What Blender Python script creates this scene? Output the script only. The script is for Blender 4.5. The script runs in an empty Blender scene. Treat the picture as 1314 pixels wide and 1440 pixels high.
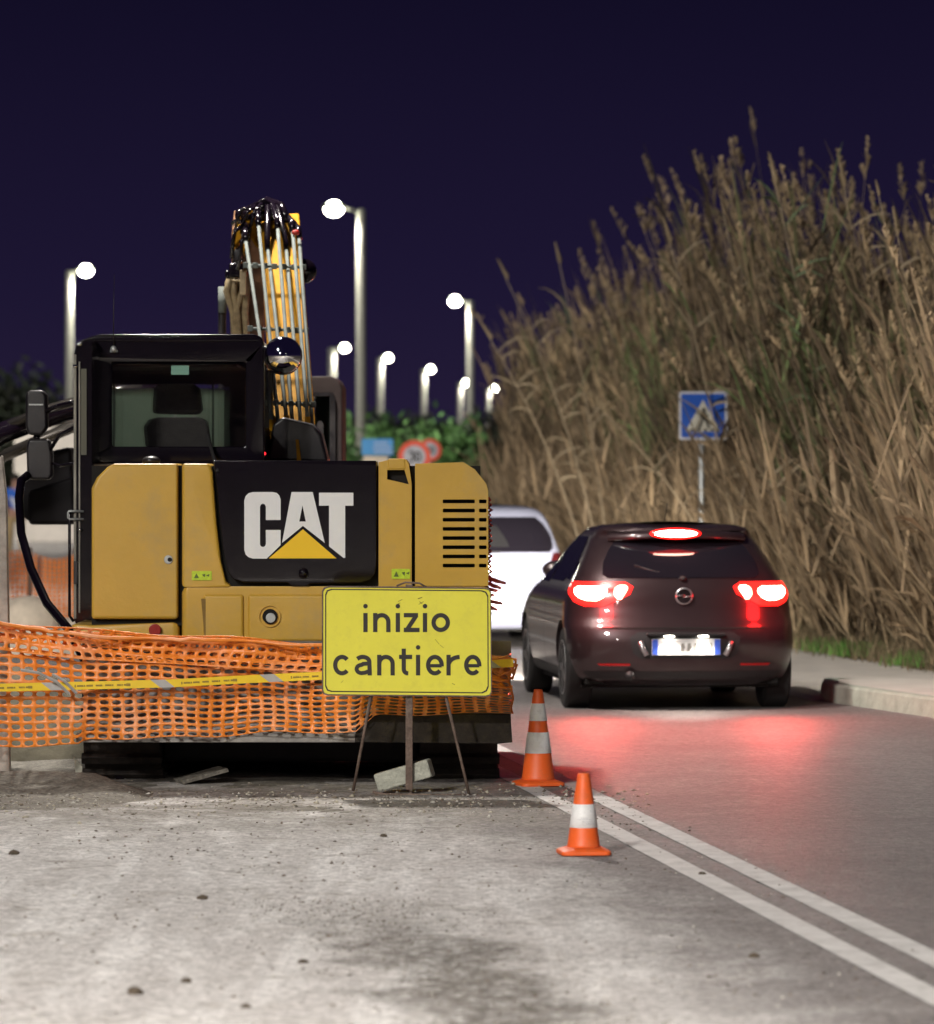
import bpy, bmesh, math, random
import numpy as np
from mathutils import Vector, Matrix

random.seed(7)
RNG = np.random.default_rng(11)
SC = bpy.context.scene
COL = SC.collection
F = 6500.0          # focal length of the photograph in its own pixels
EYE = 1.8

def P(px, py, Y):
    """a point measured on the photograph, put at depth Y metres"""
    return Vector(((px - 657) * Y / F, Y, EYE - (py - 665) * Y / F))

def G(px, py, z=0.0):
    """ground point under a measured pixel"""
    Y = F * (EYE - z) / (py - 665)
    return Vector(((px - 657) * Y / F, Y, z))

# ------------------------------------------------------------------ materials
def mat(name, col=(.5, .5, .5), rough=.6, metal=0.0, noise=0.0, nscale=8.0, bump=0.0, bscale=40.0,
        emit=None, estr=0.0, trans=0.0, alpha=1.0, coat=0.0, subsurf=0.0, dirt=None, dscale=3.0, spec=.5, attr=None):
    m = bpy.data.materials.new(name); m.use_nodes = True
    nt = m.node_tree; b = nt.nodes['Principled BSDF']
    b.inputs['Base Color'].default_value = (*col, 1)
    b.inputs['Roughness'].default_value = rough
    b.inputs['Metallic'].default_value = metal
    b.inputs['Specular IOR Level'].default_value = spec
    b.inputs['Coat Weight'].default_value = coat
    b.inputs['Transmission Weight'].default_value = trans
    b.inputs['Alpha'].default_value = alpha
    if emit:
        b.inputs['Emission Color'].default_value = (*emit, 1)
        b.inputs['Emission Strength'].default_value = estr
    L = nt.links
    tc = nt.nodes.new('ShaderNodeTexCoord')
    src = None
    if attr:
        a = nt.nodes.new('ShaderNodeAttribute'); a.attribute_name = attr
        src = a.outputs['Color']
    if noise > 0:
        n = nt.nodes.new('ShaderNodeTexNoise'); n.inputs['Scale'].default_value = nscale
        n.inputs['Detail'].default_value = 6; n.inputs['Roughness'].default_value = .65
        L.new(tc.outputs['Object'], n.inputs['Vector'])
        r = nt.nodes.new('ShaderNodeMapRange')
        r.inputs['From Min'].default_value = .3; r.inputs['From Max'].default_value = .7
        r.inputs['To Min'].default_value = 1 - noise; r.inputs['To Max'].default_value = 1 + noise
        L.new(n.outputs['Fac'], r.inputs['Value'])
        mx = nt.nodes.new('ShaderNodeMix'); mx.data_type = 'RGBA'; mx.blend_type = 'MULTIPLY'
        mx.inputs['Factor'].default_value = 1
        mx.inputs['A'].default_value = (*col, 1)
        if src: L.new(src, mx.inputs['A'])
        cc = nt.nodes.new('ShaderNodeCombineColor')
        for k in ('Red', 'Green', 'Blue'): L.new(r.outputs['Result'], cc.inputs[k])
        L.new(cc.outputs['Color'], mx.inputs['B'])
        src = mx.outputs['Result']
    if dirt:
        n = nt.nodes.new('ShaderNodeTexNoise'); n.inputs['Scale'].default_value = dscale
        n.inputs['Detail'].default_value = 9; n.inputs['Roughness'].default_value = .72
        L.new(tc.outputs['Object'], n.inputs['Vector'])
        r = nt.nodes.new('ShaderNodeMapRange')
        r.inputs['From Min'].default_value = .5; r.inputs['From Max'].default_value = .78
        r.inputs['To Max'].default_value = .85
        L.new(n.outputs['Fac'], r.inputs['Value'])
        mx = nt.nodes.new('ShaderNodeMix'); mx.data_type = 'RGBA'
        L.new(r.outputs['Result'], mx.inputs['Factor'])
        mx.inputs['A'].default_value = (*col, 1); mx.inputs['B'].default_value = (*dirt, 1)
        if src: L.new(src, mx.inputs['A'])
        src = mx.outputs['Result']
        rr = nt.nodes.new('ShaderNodeMapRange')
        rr.inputs['To Min'].default_value = rough; rr.inputs['To Max'].default_value = .9
        L.new(r.outputs['Result'], rr.inputs['Value']); L.new(rr.outputs['Result'], b.inputs['Roughness'])
    if src: L.new(src, b.inputs['Base Color'])
    if bump > 0:
        n = nt.nodes.new('ShaderNodeTexNoise'); n.inputs['Scale'].default_value = bscale
        n.inputs['Detail'].default_value = 8
        L.new(tc.outputs['Object'], n.inputs['Vector'])
        bp = nt.nodes.new('ShaderNodeBump'); bp.inputs['Strength'].default_value = bump
        bp.inputs['Distance'].default_value = .02
        L.new(n.outputs['Fac'], bp.inputs['Height']); L.new(bp.outputs['Normal'], b.inputs['Normal'])
    return m

M = {}
M['yellow'] = mat('machine_yellow', (.56, .335, .045), .38, noise=.07, nscale=2.5, dirt=(.36, .27, .12), dscale=1.7, bump=.06, bscale=25)
M['yellow2'] = mat('boom_yellow', (.42, .20, .008), .6, noise=.15, nscale=6, dirt=(.2, .11, .03), dscale=4, spec=.08)
M['black_gloss'] = mat('black_gloss_paint', (.005, .003, .006), .14, coat=.12, spec=.3, noise=.2, nscale=5, bump=.03, bscale=6)
M['black'] = mat('black_paint', (.012, .010, .012), .35, noise=.3, nscale=5, dirt=(.05, .04, .035), dscale=4)
M['black_matt'] = mat('black_rubber', (.018, .016, .016), .75, noise=.3, nscale=12, bump=.2, bscale=60)
M['gap'] = mat('dark_gap', (.006, .005, .004), .9)
M['dark_steel'] = mat('dirty_track_steel', (.035, .028, .024), .7, .3, noise=.5, nscale=7, dirt=(.13, .1, .07), dscale=6, bump=.4, bscale=30)
M['blade'] = mat('worn_blade_steel', (.30, .28, .26), .6, .2, noise=.3, nscale=4, dirt=(.14, .11, .08), dscale=2.5, bump=.3, bscale=30)
M['pipe'] = mat('hydraulic_pipe', (.13, .145, .135), .75, 0, noise=.2, nscale=6, spec=.12)
M['chrome'] = mat('mirror_chrome', (.75, .75, .75), .04, 1)
M['white_letter'] = mat('white_vinyl', (.8, .8, .8), .5, noise=.03, nscale=9)
M['yellow_letter'] = mat('yellow_vinyl', (.9, .56, .0), .5)
M['sticker'] = mat('lime_sticker', (.5, .66, .02), .5, noise=.2, nscale=60)
M['sticker_dark'] = mat('sticker_print', (.1, .14, .02), .6)
M['red_reflector'] = mat('red_reflector', (.3, .015, .01), .3)
M['cab_glass'] = mat('cab_glass', (.55, .6, .58), .05, trans=1, alpha=.22, spec=.5)
M['dusty_glass'] = mat('dusty_windscreen', (.32, .38, .33), .6, noise=.3, nscale=3, alpha=.93)
M['seat'] = mat('seat_fabric', (.05, .045, .042), .9, noise=.2, nscale=30, bump=.3, bscale=80)
M['mint'] = mat('mint_label', (.32, .62, .5), .6)
M['interior'] = mat('cab_interior_grey', (.1, .075, .07), .8, noise=.2)
M['sign_yellow'] = mat('sign_yellow_film', (.84, .77, .06), .42, noise=.04, nscale=5, dirt=(.72, .65, .07), dscale=14, bump=.04, bscale=12)
M['sign_black'] = mat('sign_black_film', (.016, .011, .009), .5)
M['rust'] = mat('rusty_tube', (.16, .11, .085), .75, .2, noise=.4, nscale=14, dirt=(.30, .24, .19), dscale=18, bump=.4, bscale=90)
M['galv'] = mat('galvanised_steel', (.42, .43, .42), .45, .5, noise=.15, nscale=5)
M['concrete'] = mat('concrete_block', (.42, .42, .35), .95, noise=.25, nscale=14, bump=.7, bscale=50)
M['net'] = mat('orange_net_plastic', (.90, .26, .035), .36, noise=.12, nscale=7, dirt=(.92, .56, .38), dscale=3.5)  # pale pinkish blotches stand in for the sheen on the net
M['tape'] = mat('yellow_tape', (.86, .58, .01), .45, noise=.05)
M['tape_grey'] = mat('tape_grey_print', (.42, .40, .38), .5, noise=.1)
M['tape_ink'] = mat('tape_faded_ink', (.30, .20, .02), .6)
M['cone'] = mat('cone_orange_rubber', (.80, .12, .018), .5, noise=.08, nscale=10, dirt=(.5, .14, .05), dscale=9, bump=.08, bscale=20)
M['cone_white'] = mat('cone_white_band', (.78, .77, .76), .4, noise=.04, nscale=20, dirt=(.5, .48, .47), dscale=30)
M['band_ink'] = mat('band_faint_print', (.5, .5, .52), .5)
M['tyre'] = mat('tyre_rubber', (.014, .012, .012), .8, noise=.2, bump=.2, bscale=50)
M['rim'] = mat('alloy_rim', (.45, .45, .46), .3, .8)
M['car_dark'] = mat('dark_car_paint', (.040, .024, .026), .36, .5, coat=.8, noise=.1, nscale=3)
M['car_white'] = mat('white_car_paint', (.30, .31, .40), .3, coat=.6, noise=.03)
M['car_glass'] = mat('tinted_car_glass', (.012, .010, .014), .05, coat=.4, spec=.6)
M['trim'] = mat('black_plastic_trim', (.012, .011, .012), .55)
M['tail_lit'] = mat('tail_light_lit', (.6, .02, .01), .3, emit=(1, .30, .20), estr=18)
M['tail_hot'] = mat('brake_light_core', (.8, .3, .2), .3, emit=(1, .38, .26), estr=30)
M['tail_off'] = mat('tail_light_lens', (.07, .008, .01), .15, coat=.5)
M['reflector_car'] = mat('bumper_reflector', (.45, .01, .01), .2)
M['plate'] = mat('plate_white', (.8, .8, .78), .4, noise=.04, nscale=40)
M['plate_blue'] = mat('plate_blue_band', (.05, .12, .6), .4)
M['plate_ink'] = mat('plate_ink', (.25, .24, .22), .5)
M['lens_white'] = mat('plate_lamp', (.9, .9, .9), .3, emit=(1, .9, .78), estr=40)
M['headlens'] = mat('headlamp_lens', (.9, .9, .9), .1, emit=(1, .95, .85), estr=30)
M['lamp_lens'] = mat('street_lamp_lens', (.9, .9, .85), .3, emit=(1, 1, .78), estr=45)
M['lamp_grey'] = mat('street_lamp_paint', (.24, .24, .20), .6, .0, noise=.08)
M['blue_sign'] = mat('road_sign_blue', (.003, .075, .42), .4, noise=.06, nscale=6)
M['blue_sign2'] = mat('direction_sign_blue', (.05, .28, .6), .45, noise=.06)
M['white_sign'] = mat('road_sign_white', (.50, .50, .54), .45, noise=.08, nscale=9)
M['white_old'] = mat('road_sign_aged_white', (.50, .47, .38), .5, noise=.25, nscale=14)
M['red_sign'] = mat('road_sign_red', (.85, .10, .045), .45)
M['sign_ink'] = mat('road_sign_ink', (.03, .025, .02), .6)
M['paint_line'] = mat('road_line_paint', (.60, .585, .57), .75, noise=.16, nscale=5, dirt=(.30, .285, .27), dscale=9, bump=.15, bscale=90)
M['kerb'] = mat('kerb_stone', (.37, .41, .34), .9, noise=.25, nscale=5, bump=.4, bscale=40)
M['pave'] = mat('pavement_concrete', (.62, .57, .51), .9, noise=.12, nscale=2.5, bump=.3, bscale=40)
M['post'] = mat('weathered_post', (.36, .32, .28), .85, noise=.3, nscale=9, bump=.4, bscale=40)
M['bag'] = mat('pale_sand_heap', (.66, .56, .44), .95, noise=.2, nscale=7, bump=.5, bscale=20)
M['skin'] = mat('person_skin', (.45, .25, .18), .6)
M['shirt'] = mat('blue_shirt', (.03, .14, .62), .8, noise=.1)
M['shirt_white'] = mat('white_vest', (.7, .7, .75), .8)
M['trouser'] = mat('tan_trousers', (.45, .32, .16), .85, noise=.1)
M['hair'] = mat('dark_hair', (.02, .014, .01), .7)
M['reed'] = mat('dry_reed', (.3, .22, .13), .75, attr='rc', noise=.25, nscale=4)
M['leaf'] = mat('green_leaves', (.09, .17, .05), .65, attr='rc', noise=.2, nscale=3)
M['bark'] = mat('tree_bark', (.1, .075, .055), .9, noise=.3, bump=.5)
M['grass'] = mat('verge_grass', (.08, .16, .03), .8, attr='rc')
M['clod'] = mat('dirt_clod', (.085, .065, .045), .95, noise=.3, nscale=30, bump=.6, bscale=120)
M['gravel'] = mat('loose_gravel', (.3, .27, .24), .95, attr='rc')

# ------------------------------------------------------------------ objects
WORLD = {}
def tag(o, label=None, cat=None, group=None, kind=None):
    if label: o['label'] = label
    if cat: o['category'] = cat
    if group: o['group'] = group
    if kind: o['kind'] = kind
    return o

def thing(name, label, cat, loc=(0, 0, 0), group=None):
    o = bpy.data.objects.new(name, None); COL.objects.link(o)
    o.empty_display_size = .2
    o.location = loc; WORLD[o.name] = Vector(loc)
    return tag(o, label, cat, group)

def wloc(o):
    return WORLD.get(o.name, Vector((0, 0, 0))) if o else Vector((0, 0, 0))

def link_mesh(name, me, m, parent=None, loc=None, smooth=False, bevel=0, solid=0, seg=2):
    o = bpy.data.objects.new(name, me); COL.objects.link(o)
    if m: me.materials.append(m)
    if parent:
        o.parent = parent
        WORLD[o.name] = wloc(parent)
    else:
        WORLD[o.name] = Vector((0, 0, 0))
    if smooth: me.shade_smooth()
    if solid:
        s = o.modifiers.new('thickness', 'SOLIDIFY'); s.thickness = solid; s.offset = 0
    if bevel:
        b = o.modifiers.new('bevel', 'BEVEL'); b.width = bevel; b.segments = seg; b.limit_method = 'ANGLE'
        b.angle_limit = math.radians(40)
        me.shade_smooth() if not smooth else None
        w = o.modifiers.new('wn', 'WEIGHTED_NORMAL')
    return o

class MB:
    """mesh collector: world coordinates in, one mesh object out"""
    def __init__(s): s.v = []; s.f = []
    def add(s, vs, fs):
        n = len(s.v); s.v += [Vector(v) for v in vs]; s.f += [[i + n for i in f] for f in fs]; return s
    def box(s, x0, x1, y0, y1, z0, z1):
        vs = [(x, y, z) for x in (x0, x1) for y in (y0, y1) for z in (z0, z1)]
        return s.add(vs, [(0, 1, 3, 2), (4, 6, 7, 5), (0, 4, 5, 1), (2, 3, 7, 6), (0, 2, 6, 4), (1, 5, 7, 3)])
    def obox(s, c, ax, ay, az):
        c = Vector(c); ax, ay, az = map(Vector, (ax, ay, az))
        vs = [c + i * ax + j * ay + k * az for i in (-1, 1) for j in (-1, 1) for k in (-1, 1)]
        return s.add(vs, [(0, 1, 3, 2), (4, 6, 7, 5), (0, 4, 5, 1), (2, 3, 7, 6), (0, 2, 6, 4), (1, 5, 7, 3)])
    def prism(s, pts, d):
        """planar polygon extruded by vector d"""
        n = len(pts); d = Vector(d); pts = [Vector(p) for p in pts]
        vs = pts + [p + d for p in pts]
        fs = [list(range(n)), list(range(2 * n - 1, n - 1, -1))]
        fs += [(i, i + n, (i + 1) % n + n, (i + 1) % n) for i in range(n)]
        return s.add(vs, fs)
    def tube(s, path, r, n=8, cap=True):
        path = [Vector(p) for p in path]; k = len(path)
        rs = r if isinstance(r, (list, tuple)) else [r] * k
        vs = []; up = None
        for i, p in enumerate(path):
            t = (path[min(i + 1, k - 1)] - path[max(i - 1, 0)]).normalized()
            if up is None:
                up = Vector((0, 0, 1)) if abs(t.z) < .9 else Vector((1, 0, 0))
            a = t.cross(up).normalized(); b = a.cross(t).normalized(); up = b
            for j in range(n):
                w = 2 * math.pi * j / n
                vs.append(p + (a * math.cos(w) + b * math.sin(w)) * rs[i])
        fs = [(i * n + j, i * n + (j + 1) % n, (i + 1) * n + (j + 1) % n, (i + 1) * n + j)
              for i in range(k - 1) for j in range(n)]
        if cap: fs += [list(range(n))[::-1], list(range((k - 1) * n, k * n))]
        return s.add(vs, fs)
    def lathe(s, prof, c, axis='z', n=24, cap=True):
        c = Vector(c); vs = []
        for r, h in prof:
            for j in range(n):
                w = 2 * math.pi * j / n; a, b = r * math.cos(w), r * math.sin(w)
                vs.append(c + {'z': Vector((a, b, h)), 'x': Vector((h, a, b)), 'y': Vector((a, h, b))}[axis])
        k = len(prof)
        fs = [(i * n + j, i * n + (j + 1) % n, (i + 1) * n + (j + 1) % n, (i + 1) * n + j)
              for i in range(k - 1) for j in range(n)]
        if cap: fs += [list(range(n))[::-1], list(range((k - 1) * n, k * n))]
        return s.add(vs, fs)
    def ball(s, c, rx, ry, rz, n=16, m=10):
        c = Vector(c); vs = []
        for i in range(m + 1):
            t = math.pi * i / m
            for j in range(n):
                w = 2 * math.pi * j / n
                vs.append(c + Vector((rx * math.sin(t) * math.cos(w), ry * math.sin(t) * math.sin(w), rz * math.cos(t))))
        return s.add(vs, [(i * n + j, i * n + (j + 1) % n, (i + 1) * n + (j + 1) % n, (i + 1) * n + j)
                          for i in range(m) for j in range(n)])
    def build(s, name, m, parent=None, smooth=False, bevel=0, solid=0, recalc=True):
        w = wloc(parent)
        me = bpy.data.meshes.new(name)
        me.from_pydata([tuple(v - w) for v in s.v], [], s.f)
        if recalc:
            bm = bmesh.new(); bm.from_mesh(me)
            bmesh.ops.remove_doubles(bm, verts=bm.verts, dist=1e-5)
            bmesh.ops.recalc_face_normals(bm, faces=bm.faces); bm.to_mesh(me); bm.free()
        me.update()
        return link_mesh(name, me, m, parent, smooth=smooth, bevel=bevel, solid=solid)

def np_mesh(name, V, Q, m, parent=None, C=None, smooth=False, kind=None):
    """big mesh from arrays; C is a colour per vertex"""
    me = bpy.data.meshes.new(name)
    k = Q.shape[1]
    me.vertices.add(len(V)); me.vertices.foreach_set('co', np.asarray(V, np.float32).ravel())
    me.loops.add(Q.size); me.loops.foreach_set('vertex_index', np.asarray(Q, np.int32).ravel())
    me.polygons.add(len(Q)); me.polygons.foreach_set('loop_start', np.arange(0, Q.size, k, dtype=np.int32))
    me.polygons.foreach_set('loop_total', np.full(len(Q), k, np.int32))
    if C is not None:
        a = me.color_attributes.new('rc', 'FLOAT_COLOR', 'POINT')
        C4 = np.ones((len(V), 4), np.float32); C4[:, :3] = C
        a.data.foreach_set('color', C4.ravel())
    me.update(calc_edges=True); me.validate()
    return link_mesh(name, me, m, parent, smooth=smooth)

def fill(loops, plane, depth):
    """flat outline(s) with holes -> (verts, faces) by a filled curve; plane maps (u, v, w) to a point"""
    cu = bpy.data.curves.new('outline', 'CURVE'); cu.dimensions = '2D'; cu.fill_mode = 'BOTH'
    cu.extrude = depth / 2
    for lp in loops:
        sp = cu.splines.new('POLY'); sp.points.add(len(lp) - 1); sp.use_cyclic_u = True
        for i, (u, v) in enumerate(lp): sp.points[i].co = (u, v, 0, 1)
    o = bpy.data.objects.new('outline', cu); COL.objects.link(o)
    dg = bpy.context.evaluated_depsgraph_get(); dg.update()
    me = bpy.data.meshes.new_from_object(o.evaluated_get(dg))
    vs = [plane(*v.co) for v in me.vertices]; fs = [list(p.vertices) for p in me.polygons]
    bpy.data.objects.remove(o); bpy.data.curves.remove(cu); bpy.data.meshes.remove(me)
    return vs, fs

def pxplane(Y):
    return lambda u, v, w: P(u, v, Y) + Vector((0, w, 0))

def rrect(x0, y0, x1, y1, r, n=5):
    out = []
    rs = r if isinstance(r, (list, tuple)) else [r] * 4
    for (cx, cy, a0, rr) in ((x1 - rs[0], y0 + rs[0], -90, rs[0]), (x1 - rs[1], y1 - rs[1], 0, rs[1]),
                             (x0 + rs[2], y1 - rs[2], 90, rs[2]), (x0 + rs[3], y0 + rs[3], 180, rs[3])):
        for i in range(n + 1):
            a = math.radians(a0 + 90 * i / n)
            out.append((cx + rr * math.cos(a), cy + rr * math.sin(a)))
    return out

def plate(name, loops, Y, depth, m, parent, bevel=0, smooth=False):
    """panel seen face-on: outline in photo units at depth Y, `depth` metres thick, its face at Y"""
    b = MB(); vs, fs = fill(loops, pxplane(Y + depth / 2), depth); b.add(vs, fs)
    return b.build(name, m, parent, bevel=bevel, smooth=smooth)

def copy_tree(o, parent=None):
    c = o.copy(); COL.objects.link(c)
    if parent: c.parent = parent
    for ch in list(o.children): copy_tree(ch, c)
    return c

# stroke lettering -------------------------------------------------
def arc(cx, cy, rx, ry, a0, a1, n=12):
    return [(cx + rx * math.cos(math.radians(a0 + (a1 - a0) * i / n)), cy + ry * math.sin(math.radians(a0 + (a1 - a0) * i / n))) for i in range(n + 1)]

def stroke(pts, t, closed=False):
    """outline of a thick polyline -> list of loops"""
    n = len(pts); L = []; R = []
    for i in range(n):
        if closed: a, b = pts[(i - 1) % n], pts[(i + 1) % n]
        else: a, b = pts[max(i - 1, 0)], pts[min(i + 1, n - 1)]
        p = pts[i]
        def nrm(u, v):
            dx, dy = v[0] - u[0], v[1] - u[1]; l = math.hypot(dx, dy) or 1; return (-dy / l, dx / l)
        n1 = nrm(a, p) if a != p else nrm(p, b); n2 = nrm(p, b) if b != p else n1
        mx, my = n1[0] + n2[0], n1[1] + n2[1]; l = math.hypot(mx, my) or 1; mx /= l; my /= l
        k = 1 / max(.45, mx * n1[0] + my * n1[1])
        L.append((p[0] + mx * t / 2 * k, p[1] + my * t / 2 * k)); R.append((p[0] - mx * t / 2 * k, p[1] - my * t / 2 * k))
    return [L, R] if closed else [L + R[::-1]]

def glyph(ch, w, t):
    """shapes (each a list of loops) of one lower-case letter, x-height 1, width w, stroke t (y up)"""
    h = t / 2; W = w - h
    if ch == 'i': return [stroke([(h, 0), (h, 1)], t), [arc(h, 1.36, h * 1.08, h * 1.08, 0, 330, 11)]]
    if ch == 'n':
        r = (W - h) / 2
        return [stroke([(h, 0), (h, 1)], t), stroke([(h, .45)] + arc(h + r, 1 - h - r, r, r, 180, 0, 12) + [(W, 0)], t)]
    if ch == 'z': return [stroke([(0, 1 - h), (w - t * .35, 1 - h)], t), stroke([(w - t * .7, 1 - h), (t * .7, h)], t), stroke([(0, h), (w, h)], t)]
    if ch == 'o': return [stroke(arc(w / 2, .5, w / 2 - h, .5 - h, 0, 350, 27), t, True)]
    if ch == 'c': return [stroke(arc(w / 2, .5, w / 2 - h, .5 - h, 42, 318, 24), t)]
    if ch == 'e': return [stroke([(W, .44)] + arc(w / 2, .5, w / 2 - h, .5 - h, 0, 318, 26), t), stroke([(h, .47), (W, .47)], t * .8)]
    if ch == 'a': return [stroke([(h * 1.3, .8)] + arc(w / 2 - .02, .66, w / 2 - h, .34 - h, 130, 0, 10) + [(W, 0)], t),
                          stroke([(W, .58), (w * .5, .56)] + arc(w * .4, .31, w * .4 - h, .29 - h * .9, 90, 270, 10) + [(w * .6, .06 + h * .7), (W, .22)], t * .95)]
    if ch == 't': return [stroke([(w * .36, 1.3), (w * .36, .3)] + arc(w * .36 + .2, .3, .2, .3 - h, 180, 275, 7), t), stroke([(0, 1 - h), (w, 1 - h)], t)]
    if ch == 'r': return [stroke([(h, 0), (h, 1)], t), stroke([(h, .5)] + arc(w, .5, w - h, .5 - h, 180, 92, 8), t)]
    return []

def letters(word, boxes, base, xh, t, pl, depth):
    b = MB()
    for ch, (x0, x1) in zip(word, boxes):
        for k, shape in enumerate(glyph(ch, (x1 - x0) / xh, t)):
            loops = [[(x0 + u * xh, base - v * xh) for u, v in l] for l in shape]
            vs, fs = fill(loops, lambda u, v, w, k=k: pl(u, v, w) + Vector((0, -.0004 * k, 0)), depth); b.add(vs, fs)
    return b
M['brownblack'] = mat('brown_black_frame', (.045, .032, .03), .5, noise=.2)
M['chrome_dull'] = mat('cylinder_chrome', (.10, .09, .08), .2, .8)
M['dark_gold'] = mat('slot_shade', (.22, .13, .03), .8, noise=.2)  # brown strip colour stands in for the shade inside the slot
M['rail_sheen'] = mat('door_rail_sheen', (.20, .19, .16), .35, .3, noise=.4, nscale=3)  # grey of the rails stands in for reflections on the door column
M['net_red'] = mat('net_scrap_red_lit', (.7, .04, .015), .3)  # orange net with the red of the brake lights put into its colour
M['pale_glass'] = mat('pale_dusty_glass', (.30, .36, .29), .6, noise=.1)
M['red_small'] = mat('small_red_lamp', (.8, .02, .02), .3, emit=(1, .02, .03), estr=2.5)
M['scratch'] = mat('scratched_film', (.34, .29, .05), .7)
M['side_glass'] = mat('door_glass', (.11, .11, .085), .2)  # strip tone raised to stand in for the column's reflection
M['stick'] = mat('stick_paint', (.16, .075, .035), .5, noise=.3, nscale=6, dirt=(.1, .06, .04), dscale=5)
M['hose_tan'] = mat('dusty_hose_sleeve', (.30, .23, .13), .5, noise=.4, nscale=20)
M['black_glass'] = mat('car_roof_dark', (.02, .015, .018), .25, coat=.5)
M['brake_bar'] = mat('high_brake_bar', (.9, .5, .4), .3, emit=(1, .50, .38), estr=30)
M['faded_blue'] = mat('faded_sign_text', (.32, .42, .62), .5)
M['reed_stem'] = mat('reed_stem', (.40, .31, .20), .7, noise=.15)
M['reed_leaf'] = mat('reed_leaf_dry', (.27, .21, .13), .75, noise=.2)
M['reed_green'] = mat('reed_leaf_green', (.13, .17, .085), .7, noise=.2)
M['reed_plume'] = mat('reed_plume', (.42, .32, .19), .85, noise=.2)
NEAR = (25000, 4500, 27000, 5000)
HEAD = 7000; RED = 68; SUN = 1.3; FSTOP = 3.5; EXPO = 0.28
M['tail_glow'] = mat('tail_lens_glowing', (.5, .01, .01), .25, coat=.3, emit=(1, .012, .008), estr=3)  # lit lens; its red emission also stands in for bloom round the cores
M['soil'] = mat('dark_dug_soil', (.085, .075, .05), .95, noise=.4, nscale=5, bump=.8, bscale=14)

def dusty(m):
    nt = m.node_tree; b = nt.nodes['Principled BSDF']; out = nt.nodes['Material Output']
    tr = nt.nodes.new('ShaderNodeBsdfTranslucent'); tr.inputs['Color'].default_value = (.30, .37, .32, 1)
    mx = nt.nodes.new('ShaderNodeMixShader'); mx.inputs[0].default_value = .6
    nt.links.new(b.outputs[0], mx.inputs[1]); nt.links.new(tr.outputs[0], mx.inputs[2]); nt.links.new(mx.outputs[0], out.inputs['Surface'])
dusty(M['dusty_glass']); dusty(M['pale_glass'])

M['deep_black'] = mat('deep_black_paint', (.006, .005, .006), .7, spec=.15)
# ================================================================== SETTING
def smooth_interp(xs, ys):
    xs = np.array(xs, float); ys = np.array(ys, float)
    m = np.gradient(ys, xs)
    def f(x):
        x = np.clip(x, xs[0], xs[-1]); i = np.clip(np.searchsorted(xs, x) - 1, 0, len(xs) - 2)
        h = xs[i + 1] - xs[i]; t = (x - xs[i]) / h
        return ((2*t**3-3*t**2+1)*ys[i] + (t**3-2*t**2+t)*h*m[i] + (-2*t**3+3*t**2)*ys[i+1] + (t**3-t**2)*h*m[i+1])
    return f
centre = smooth_interp([-40, -10, 15, 27, 37, 47, 65, 85, 108, 140, 170, 230, 320],
                       [8.3, 4.75, 1.83, .42, -.72, -1.65, -3.2, -4.9, -6.5, -7.6, -7.0, -3.5, 1.5])
reed_edge = smooth_interp([20, 30, 38, 41.4, 43.3, 45.1, 46.5, 50, 57, 65, 80, 100, 130], [6.6, 5.5, 4.6, 4.2, 3.92, 3.62, 3.45, 3.25, 2.95, 2.4, 1.0, -.6, -2.4])

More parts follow.
